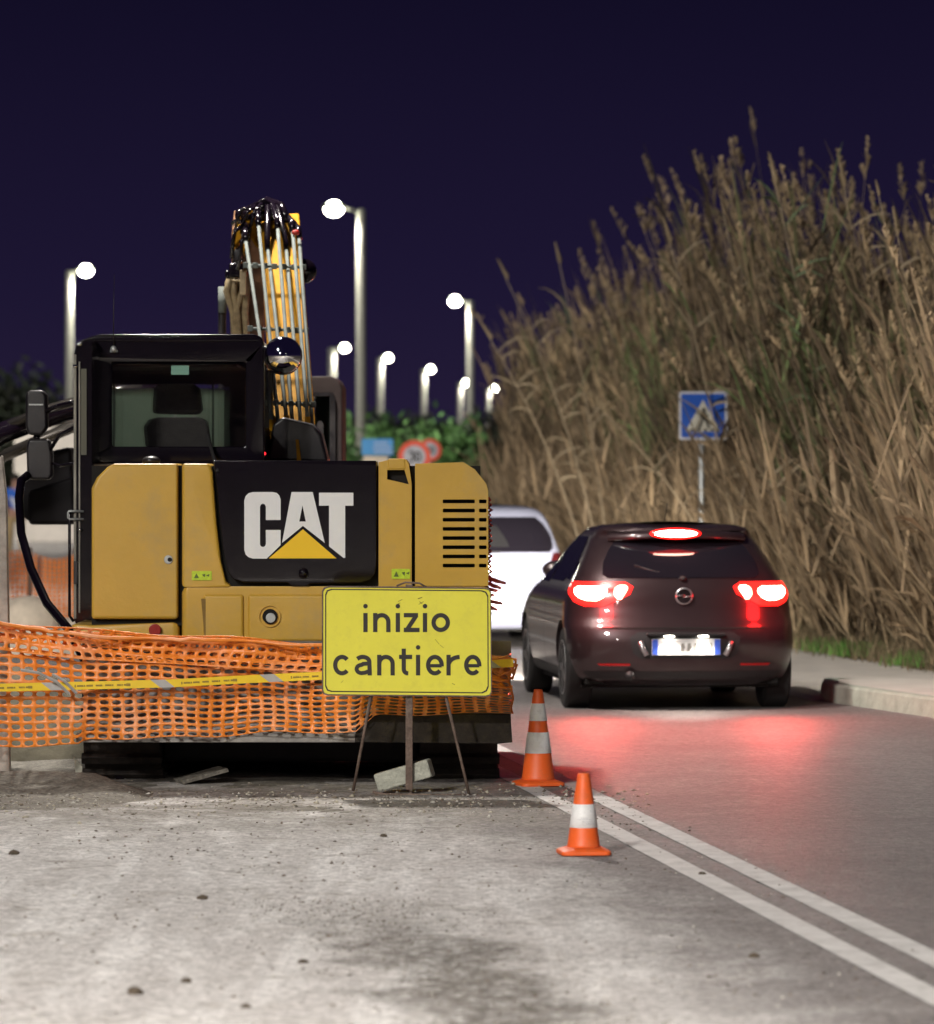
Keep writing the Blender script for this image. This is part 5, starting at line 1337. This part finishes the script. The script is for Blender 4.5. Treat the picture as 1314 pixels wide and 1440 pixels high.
for k in range(3900):
    r_ = RNG.random()
    Y = 36 + 66 * (r_ ** 1.25)
    dep = RNG.random() ** 1.2 * (3.6 if Y < 70 else 3.0)
    x = float(reed_edge(Y)) + .15 + dep
    px = 657 + x * F / Y
    if px > 1520 or px < 742 + RNG.uniform(0, 25): continue
    if Y > 52 and RNG.random() < .35: continue
    hm = hmax(Y, px + (-22 if Y < 60 else -8)) - .05
    front = dep < .5
    if noise2(x * 2.3, Y * 1.1, 9) > .75 and RNG.random() < .7: continue
    h = hm * (1 + .07 * noise2(px * .02, 1, 4)) * (.42 + .55 * RNG.random() ** 1.1 + (.14 * RNG.random() if RNG.random() < .10 else 0)) * (1 if dep > .5 else RNG.uniform(.6, 1))
    lean = (RNG.normal(-.20, .11), RNG.normal(-.03, .12)); bend = RNG.uniform(.05, .40)
    if RNG.random() < .05: lean = (RNG.normal(-.45, .2), lean[1]); h *= .8
    grn = noise2(x * .8, Y * .35, 5) + RNG.normal(0, .35)
    vv = .92 + .6 * noise2(x * 1.7, Y * .6, 12); vv = max(.28, min(1.4, vv)); col = TAN * RNG.uniform(.6, 1.15) * vv; lc = LEAFB * RNG.uniform(.6, 1.2) * vv if grn < .55 else (OLIVE if grn < 1.1 else GREEN) * RNG.uniform(.8, 1.3)
    zs_ = EYE + 81 * Y / F                                            # keep the crossing sign readable
    tt = (zs_ - .35) / max(h, .1)
    if tt < 1.1 and Y < 50.5:
        xx = x + lean[0] * h * (tt * .55 + bend * tt * tt); pxx = 657 + xx * F / Y
        if 925 < pxx < 1045 and RNG.random() > .12: continue
    V_, Q_, C_c = reed_geo(h, lean, bend, int(RNG.integers(1e9)), int(RNG.integers(8, 16)), (.42 * RNG.uniform(.7, 1.25) if RNG.random() < .75 else 0), col, lc, np.array([x, Y, .35]))
    allV.append(V_); allQ.append(Q_ + off); allC.append(C_c); off += len(V_); nreed += 1
# broken, fallen canes low down along the front of the stand
for k in range(1900):
    Y = 36 + 50 * RNG.random() ** 1.3; x = float(reed_edge(Y)) + RNG.uniform(.0, 1.0)
    h = RNG.uniform(.5, 2.1); lean = (RNG.normal(-.1, .55), RNG.normal(-.1, .35)); col = TAN * RNG.uniform(.8, 1.35)
    V_, Q_, C_c = reed_geo(h, lean, RNG.uniform(-.3, .6), int(RNG.integers(1e9)), int(RNG.integers(8, 16)), 0, col, LEAFB * RNG.uniform(.8, 1.5), np.array([x, Y, .06]), True)
    allV.append(V_); allQ.append(Q_ + off); allC.append(C_c); off += len(V_)
rd = np_mesh('reed_bed', np.concatenate(allV), np.concatenate(allQ), M['reed'], C=np.concatenate(allC))
tag(rd, 'tall dense bed of dry brown giant reeds standing behind the pavement', kind='stuff')
print('reeds', nreed, off)
# the few reeds that stand out, one by one
def big_reed(base, tip, label, plume=.5, nleaf=14, bend=.3, green=False):
    base = Vector(base); tip = Vector(tip); dz = tip.z - base.z; lx = (tip.x - base.x) / dz / (.55 + bend); ly = (tip.y - base.y) / dz / (.55 + bend)
    t = thing('giant_reed', label, 'reed', base, 'tall reeds rising out of the reed bed')
    r = np.random.default_rng(int(abs(base.x) * 1000 + abs(tip.z) * 77))
    def pt(u): return np.array([base.x + lx * dz * (u * .55 + bend * u * u), base.y + ly * dz * (u * .55 + bend * u * u), base.z + dz * u])
    b = MB(); b.tube([tuple(pt(i / 12)) for i in range(13)], [.015 * (1 - .7 * i / 12) for i in range(13)], 6)
    s = b.build('stem', M['reed_stem'], t, smooth=True)
    b = MB()
    for l in range(nleaf):
        u = r.uniform(.3, .96); p = pt(u); a = r.choice([0, math.pi]) + r.normal(0, .5); ln = r.uniform(.25, .5); w = .016; up = r.uniform(.6, 1.6); dr_ = r.uniform(.3, 1.0)
        vs = []
        for i, wf in enumerate((.5, 1, .8, .4, .05)):
            v = i / 4; q = p + np.array([math.cos(a) * ln * v, math.sin(a) * ln * v, ln * (up * v - dr_ * v * v)]); vs += [tuple(q + np.array([0, 0, -w * wf])), tuple(q + np.array([-math.sin(a) * w * wf, math.cos(a) * w * wf, w * wf]))]
        b.add(vs, [(2 * i, 2 * i + 1, 2 * i + 3, 2 * i + 2) for i in range(4)])
    b.build('leaves', M['reed_green' if green else 'reed_leaf'], t, recalc=False)
    if plume:
        b = MB(); p0 = pt(1); dr_ = pt(1) - pt(.9); dr_ /= np.linalg.norm(dr_)
        for l in range(150):
            u = r.uniform(0, 1); q0 = p0 + dr_ * plume * (u - .1); a = r.uniform(0, 6.283); ln = plume * .28 * (1 - .7 * u); d = np.array([math.cos(a) * .38, math.sin(a) * .38, .9]); q1 = q0 + d * ln
            s_ = np.array([-math.sin(a), math.cos(a), 0]) * .007
            b.add([tuple(q0 - s_ * .5), tuple(q0 + s_ * .5), tuple(q1 + s_), tuple(q1 - s_)], [(0, 1, 2, 3)])
        b.build('plume', M['reed_plume'], t, recalc=False)
def br(bpx, Y, tpx, tpy, label, **k):
    big_reed(((bpx - 657) * Y / F, Y, .3), tuple(P(tpx, tpy, Y - .3)), label, **k)
br(1190, 46, 1091, 262, 'tallest reed, with a broad plume and green leaves below it, right of the crossing sign', plume=.36, nleaf=26, green=True)
br(1270, 46, 1187, 262, 'tall reed with a slender plume bent over to the left, second tallest', plume=.3)
br(1330, 45, 1236, 275, 'thin reed with a bare upright tip between the bent plume and the right edge', plume=.16, nleaf=10)
br(1330, 44, 1262, 330, 'slim reed near the right edge with a narrow pointed plume', plume=.28, nleaf=10)
br(1050, 50, 942, 342, 'reed with a dark pointed plume above the crossing sign', plume=.3, nleaf=16)
br(1100, 50, 1018, 300, 'thin leaning reed left of the tallest plumed reed', plume=.2, nleaf=8)
br(860, 62, 787, 370, 'lone thin reed with a small plume above the left part of the reed bed', plume=.3, nleaf=8)
br(850, 60, 712, 392, 'reed leaning far left out over the street lamps, highest on the left end', plume=.3, nleaf=8, bend=.6)
br(830, 58, 690, 478, 'reed leaning far left low over the distant lamps', plume=.28, nleaf=10, bend=.7)
br(1030, 49, 850, 580, 'reed bowed down to the left, its tan plume level with the crossing sign', plume=.45, nleaf=6, bend=.9)
br(1180, 45, 1060, 650, 'bent reed crossing just below the crossing sign', plume=0, nleaf=14, bend=.8)
# grass tufts at the foot of the reeds
def grass_patch(name, pts, label, cols, hgt=(.05, .16)):
    V = []; Q = []; C = []; k = 0
    for (x, y, z) in pts:
        a = RNG.random() * 6.28; h = RNG.uniform(*hgt); w = .006; lx, ly = RNG.normal(0, .35, 2) * h
        V += [(x - w * math.cos(a), y - w * math.sin(a), z), (x + w * math.cos(a), y + w * math.sin(a), z), (x + lx + .001, y + ly, z + h), (x + lx - .001, y + ly, z + h)]
        Q.append((k, k + 1, k + 2, k + 3)); k += 4; C += [np.array(cols[RNG.integers(len(cols))]) * RNG.uniform(.7, 1.3)] * 4
    return tag(np_mesh(name, np.array(V), np.array(Q), M['grass'], C=np.array(C)), label, kind='stuff')
pts = []
for k in range(9000):
    Y = RNG.uniform(36, 60); x = float(reed_edge(Y)) + RNG.normal(.12, .16)
    pts.append((x, Y, .14 if Y < 41 else .03))
grass_patch('dry_grass', pts, 'dry straw coloured grass along the foot of the reeds', [(.22, .16, .09), (.18, .13, .07), (.12, .10, .05)], (.08, .3))
pts = []
for (px, py, n_) in ((1222, 914, 2200), (1190, 909, 900), (1300, 928, 500), (1175, 907, 500)):
    g = G(px, py, .1)
    for k in range(n_): pts.append((g.x + RNG.normal(0, .14), g.y + RNG.normal(0, .2), .05))
grass_patch('green_grass', pts, 'bright green tuft of grass at the foot of the reeds beside the pavement', [(.09, .24, .035), (.15, .27, .06)], (.06, .15))

# ================================================================== BUSHES AND TREES FAR BEHIND
def foliage(name, c_, rx, ry, rz, n, size, cols, parent=None, clump=9):
    V = []; Q = []; C = []; k = 0
    cl = RNG.normal(0, 1, (clump, 3)); cl /= np.linalg.norm(cl, axis=1)[:, None]; cl *= RNG.uniform(.35, .95, (clump, 1))
    for i in range(n):
        cc = cl[RNG.integers(clump)]; p = cc + RNG.normal(0, .24, 3); q = np.array([p[0] * rx, p[1] * ry, p[2] * rz]) + np.array(c_)
        a = RNG.normal(0, 1, 3); a /= np.linalg.norm(a); b_ = np.cross(a, RNG.normal(0, 1, 3)); b_ /= np.linalg.norm(b_); s = size * RNG.uniform(.6, 1.4)
        if q[2] < .05: q[2] = .05 + RNG.random() * .3
        V += [q - a * s, q + b_ * s * .4, q + a * s, q - b_ * s * .4]; Q.append((k, k + 1, k + 2, k + 3)); k += 4
        C += [np.array(cols[RNG.integers(len(cols))]) * RNG.uniform(.65, 1.3)] * 4
    return np_mesh(name, np.array(V) - np.array(wloc(parent)), np.array(Q), M['leaf'], parent, C=np.array(C))
def tree(name, x, Y, h, w_, label, cat, group, cols, n=1500, leaf=.16, clump=12, trunk=.3):
    t = thing(name, label, cat, (x, Y, 0), group)
    b = MB(); r0 = .05 * h * .5; b.tube([(x, Y, 0), (x + .05 * h * .3, Y, h * trunk), (x, Y, h * .7)], [r0, r0 * .7, r0 * .3], 8)
    for k in range(5):
        a = k * 1.26; b.tube([(x, Y, h * (trunk + .05 * k)), (x + math.cos(a) * w_ * .3, Y + math.sin(a) * w_ * .3, h * (.55 + .05 * k))], [r0 * .4, r0 * .12], 6)
    b.build('trunk', M['bark'], t, smooth=True)
    foliage('crown', (x, Y, h * .62), w_ * .5, w_ * .45, h * .40, n, leaf, cols, t, clump)
GR = [(.12, .26, .07), (.16, .33, .1), (.06, .14, .04)]
DK = [(.02, .03, .015), (.03, .035, .02)]
for (px, Y, h, w_, lab, tone) in ((500, 118, 2.9, 3.0, 'green bush behind the base of the tallest lamp pole', 0), (552, 96, 2.9, 1.9, 'bright green bush above the blue direction sign', 0),
                                 (578, 101, 2.8, 1.6, 'bright bush directly above the larger speed limit sign', 0), (634, 97, 2.7, 1.7, 'lit green bush right of the round signs', 0), (610, 112, 2.75, 1.8, 'darker bush between the two lit bushes behind the round signs', 0),
                                 (657, 108, 2.3, 1.3, 'small low bush at the right end of the distant bushes', 0)):
    tree('bush', X(px, Y), Y, h, w_, lab, 'bush', 'green bushes in the distance above the excavator', GR, 900, .13, 8, .15)
for (px, Y, h, w_, lab) in ((10, 150, 4.6, 5, 'dark tree at the left edge behind the black boom'), (70, 165, 4.2, 5, 'dark tree left of the cab behind the grass strip'), (-60, 150, 5, 6, 'dark tree partly off the left edge'),
                           (455, 175, 3.4, 5, 'dark tree behind the second cab frame'), (560, 185, 4.0, 6, 'dark tree behind the green bushes, middle'), (640, 180, 3.8, 6, 'dark tree behind the lamp poles at right'), (700, 150, 3.0, 4, 'dark tree at the left foot of the reed bed'), (745, 130, 3.3, 4, 'dark tree hidden mostly by the reeds')):
    tree('dark_tree', X(px, Y), Y, h, w_, lab, 'tree', 'dark trees along the horizon', DK, 1600, .22, 14, .25)
tree('shrub', X(712, 92), 92, 1.9, 1.9, 'grey green shrub above the white car at the left foot of the reeds', 'shrub', None, [(.1, .15, .05), (.08, .12, .04)], 1200, .09, 10, .1)

# ================================================================== PERSON
Yq = 98.0; pc = P(22, 0, Yq).x
def skin(name, pts, edges, rad, m, parent, lvl=1):
    me = bpy.data.meshes.new(name); w0 = wloc(parent)
    me.from_pydata([tuple(Vector(p) - w0) for p in pts], edges, [])
    o = link_mesh(name, me, None, parent); o.modifiers.new('s', 'SKIN'); sv = me.skin_vertices[0].data
    for i, r in enumerate(rad): sv[i].radius = (r, r) if not isinstance(r, tuple) else r
    sv[0].use_root = True
    if lvl: o.modifiers.new('d', 'SUBSURF').levels = lvl; o.modifiers['d'].render_levels = lvl
    dg_ = bpy.context.evaluated_depsgraph_get(); dg_.update(); me2 = bpy.data.meshes.new_from_object(o.evaluated_get(dg_)); o.modifiers.clear(); o.data = me2
    me2.materials.clear(); me2.materials.append(m); me2.shade_smooth(); return o
pe = thing('person', 'distant person in a blue top and tan trousers walking at the left edge', 'person', (pc, Yq, 0))
o_ = lambda x, y, z: (pc + x, Yq + y, z)
pts = [o_(0, 0, .95), o_(0, 0, 1.15), o_(0, .01, 1.38), o_(0, -.01, 1.50), o_(0, -.02, 1.60), o_(0, -.02, 1.70),
       o_(-.18, .01, 1.40), o_(-.25, .03, 1.13), o_(-.24, -.06, .90), o_(.18, .01, 1.40), o_(.25, -.02, 1.13), o_(.26, -.12, .92),
       o_(-.10, 0, .88), o_(-.12, -.06, .50), o_(-.12, .04, .09), o_(-.12, -.13, .04), o_(.10, 0, .88), o_(.11, .10, .50), o_(.12, .22, .10), o_(.12, .08, .04)]
ed = [(0, 1), (1, 2), (2, 3), (3, 4), (4, 5), (2, 6), (6, 7), (7, 8), (2, 9), (9, 10), (10, 11), (0, 12), (12, 13), (13, 14), (14, 15), (0, 16), (16, 17), (17, 18), (18, 19)]
ra = [.13, .12, .15, .055, .085, .075, .06, .042, .03, .06, .042, .03, .085, .055, .04, .035, .085, .055, .04, .035]
for hx, i in ((-1, 8), (1, 11)):
    w0 = Vector(pts[i]); k = len(pts); pts.append(tuple(w0 + Vector((0, -.02, -.07)))); ed.append((i, k)); ra.append(.032)
    for f_ in range(5):
        kk = len(pts); off_ = (f_ - 1.5) * .018
        if f_ < 4: a_ = w0 + Vector((0, -.02 + off_, -.12)); c2_ = w0 + Vector((-.01 * hx, -.03 + off_, -.17 + abs(f_ - 1) * .008))
        else: a_ = w0 + Vector((-.02 * hx, -.06, -.08)); c2_ = w0 + Vector((-.03 * hx, -.075, -.12))
        pts += [tuple(a_), tuple(c2_)]; ed += [(k, kk), (kk, kk + 1)]; ra += [.010, .008]
bd = skin('body', pts, ed, ra, M['skin'], pe)
skin('top', [o_(0, 0, .98), o_(0, 0, 1.16), o_(0, .01, 1.38), o_(0, 0, 1.47), o_(-.18, .01, 1.40), o_(-.235, .025, 1.2), o_(.18, .01, 1.40), o_(.235, -.01, 1.2)], [(0, 1), (1, 2), (2, 3), (2, 4), (4, 5), (2, 6), (6, 7)], [.165, .15, .175, .07, .085, .065, .085, .065], M['shirt'], bd)
skin('trousers', [o_(0, 0, .98), o_(-.10, 0, .86), o_(-.12, -.06, .50), o_(-.12, .03, .12), o_(.10, 0, .86), o_(.11, .10, .50), o_(.12, .21, .13)], [(0, 1), (1, 2), (2, 3), (0, 4), (4, 5), (5, 6)], [.155, .11, .08, .06, .11, .08, .06], M['trouser'], bd)
b = MB(); b.ball(o_(0, .005, 1.70), .098, .105, .10, 14, 10); b.build('hair', M['hair'], bd, smooth=True)
b = MB(); b.prism([(pc - .12, Yq - .19, 1.30), (pc - .02, Yq - .19, 1.28), (pc + .12, Yq - .18, 1.0), (pc + .02, Yq - .18, 1.0)], (0, .03, 0)); b.build('stripe', M['shirt_white'], bd)
b = MB(); b.ball(o_(0, -.105, 1.625), .012, .018, .018, 8, 6); b.ball(o_(-.03, -.092, 1.655), .008, .006, .006, 8, 6); b.ball(o_(.03, -.092, 1.655), .008, .006, .006, 8, 6); b.build('face', M['skin'], bd, smooth=True)

# pale wall glimpsed under the black boom
b = MB(); b.box(X(20, 120), X(140, 120), 120, 120.3, 0, 3.0)
tag(b.build('wall', M['pave'], bevel=.03), 'pale wall glimpsed below the black boom at the left', 'wall')

# ================================================================== SKY, SUN, CAMERA
W_ = bpy.data.worlds.new('World'); SC.world = W_; W_.use_nodes = True
nt = W_.node_tree; bg = nt.nodes['Background']
tc = nt.nodes.new('ShaderNodeTexCoord'); sx = nt.nodes.new('ShaderNodeSeparateXYZ'); nt.links.new(tc.outputs['Generated'], sx.inputs[0])
rp = nt.nodes.new('ShaderNodeValToRGB'); nt.links.new(sx.outputs['Z'], rp.inputs[0])
e = rp.color_ramp.elements; e[0].position = 0; e[0].color = (.018, .012, .038, 1); e[1].position = .105; e[1].color = (.0058, .0042, .0175, 1)
m_ = e.new(.04); m_.color = (.0115, .0078, .030, 1)
nt.links.new(rp.outputs['Color'], bg.inputs['Color']); bg.inputs['Strength'].default_value = .84
sl = bpy.data.lights.new('fill_sun', 'SUN'); sl.energy = SUN; sl.angle = math.radians(4); sl.color = (1, .97, .92)  # weak sun added as overall fill, not a source of the place
so = bpy.data.objects.new('fill_sun', sl); COL.objects.link(so); so.rotation_euler = (math.radians(64), 0, math.radians(-24))

cam = bpy.data.cameras.new('camera'); co = bpy.data.objects.new('camera', cam); COL.objects.link(co); SC.camera = co
co.location = (0, 0, EYE); co.rotation_euler = (math.radians(90), 0, 0)
cam.sensor_fit = 'VERTICAL'; cam.sensor_height = 36; cam.sensor_width = 36 * 1314 / 1440; cam.lens = F / 1440 * 36
cam.shift_y = -55 / 1440; cam.clip_start = .5; cam.clip_end = 3000
cam.dof.use_dof = True; cam.dof.focus_distance = 26.0; cam.dof.aperture_fstop = FSTOP
SC.view_settings.view_transform = 'Standard'; SC.view_settings.look = 'None'; SC.view_settings.gamma = 1; SC.view_settings.exposure = EXPO
SC.render.resolution_x = 934; SC.render.resolution_y = 1024
try:
    SC.cycles.max_bounces = 6; SC.cycles.diffuse_bounces = 2; SC.cycles.glossy_bounces = 3; SC.cycles.transmission_bounces = 6; SC.cycles.transparent_max_bounces = 10
    SC.cycles.caustics_reflective = False; SC.cycles.caustics_refractive = False; SC.cycles.sample_clamp_indirect = 5
    SC.cycles.use_light_tree = True
except Exception: pass
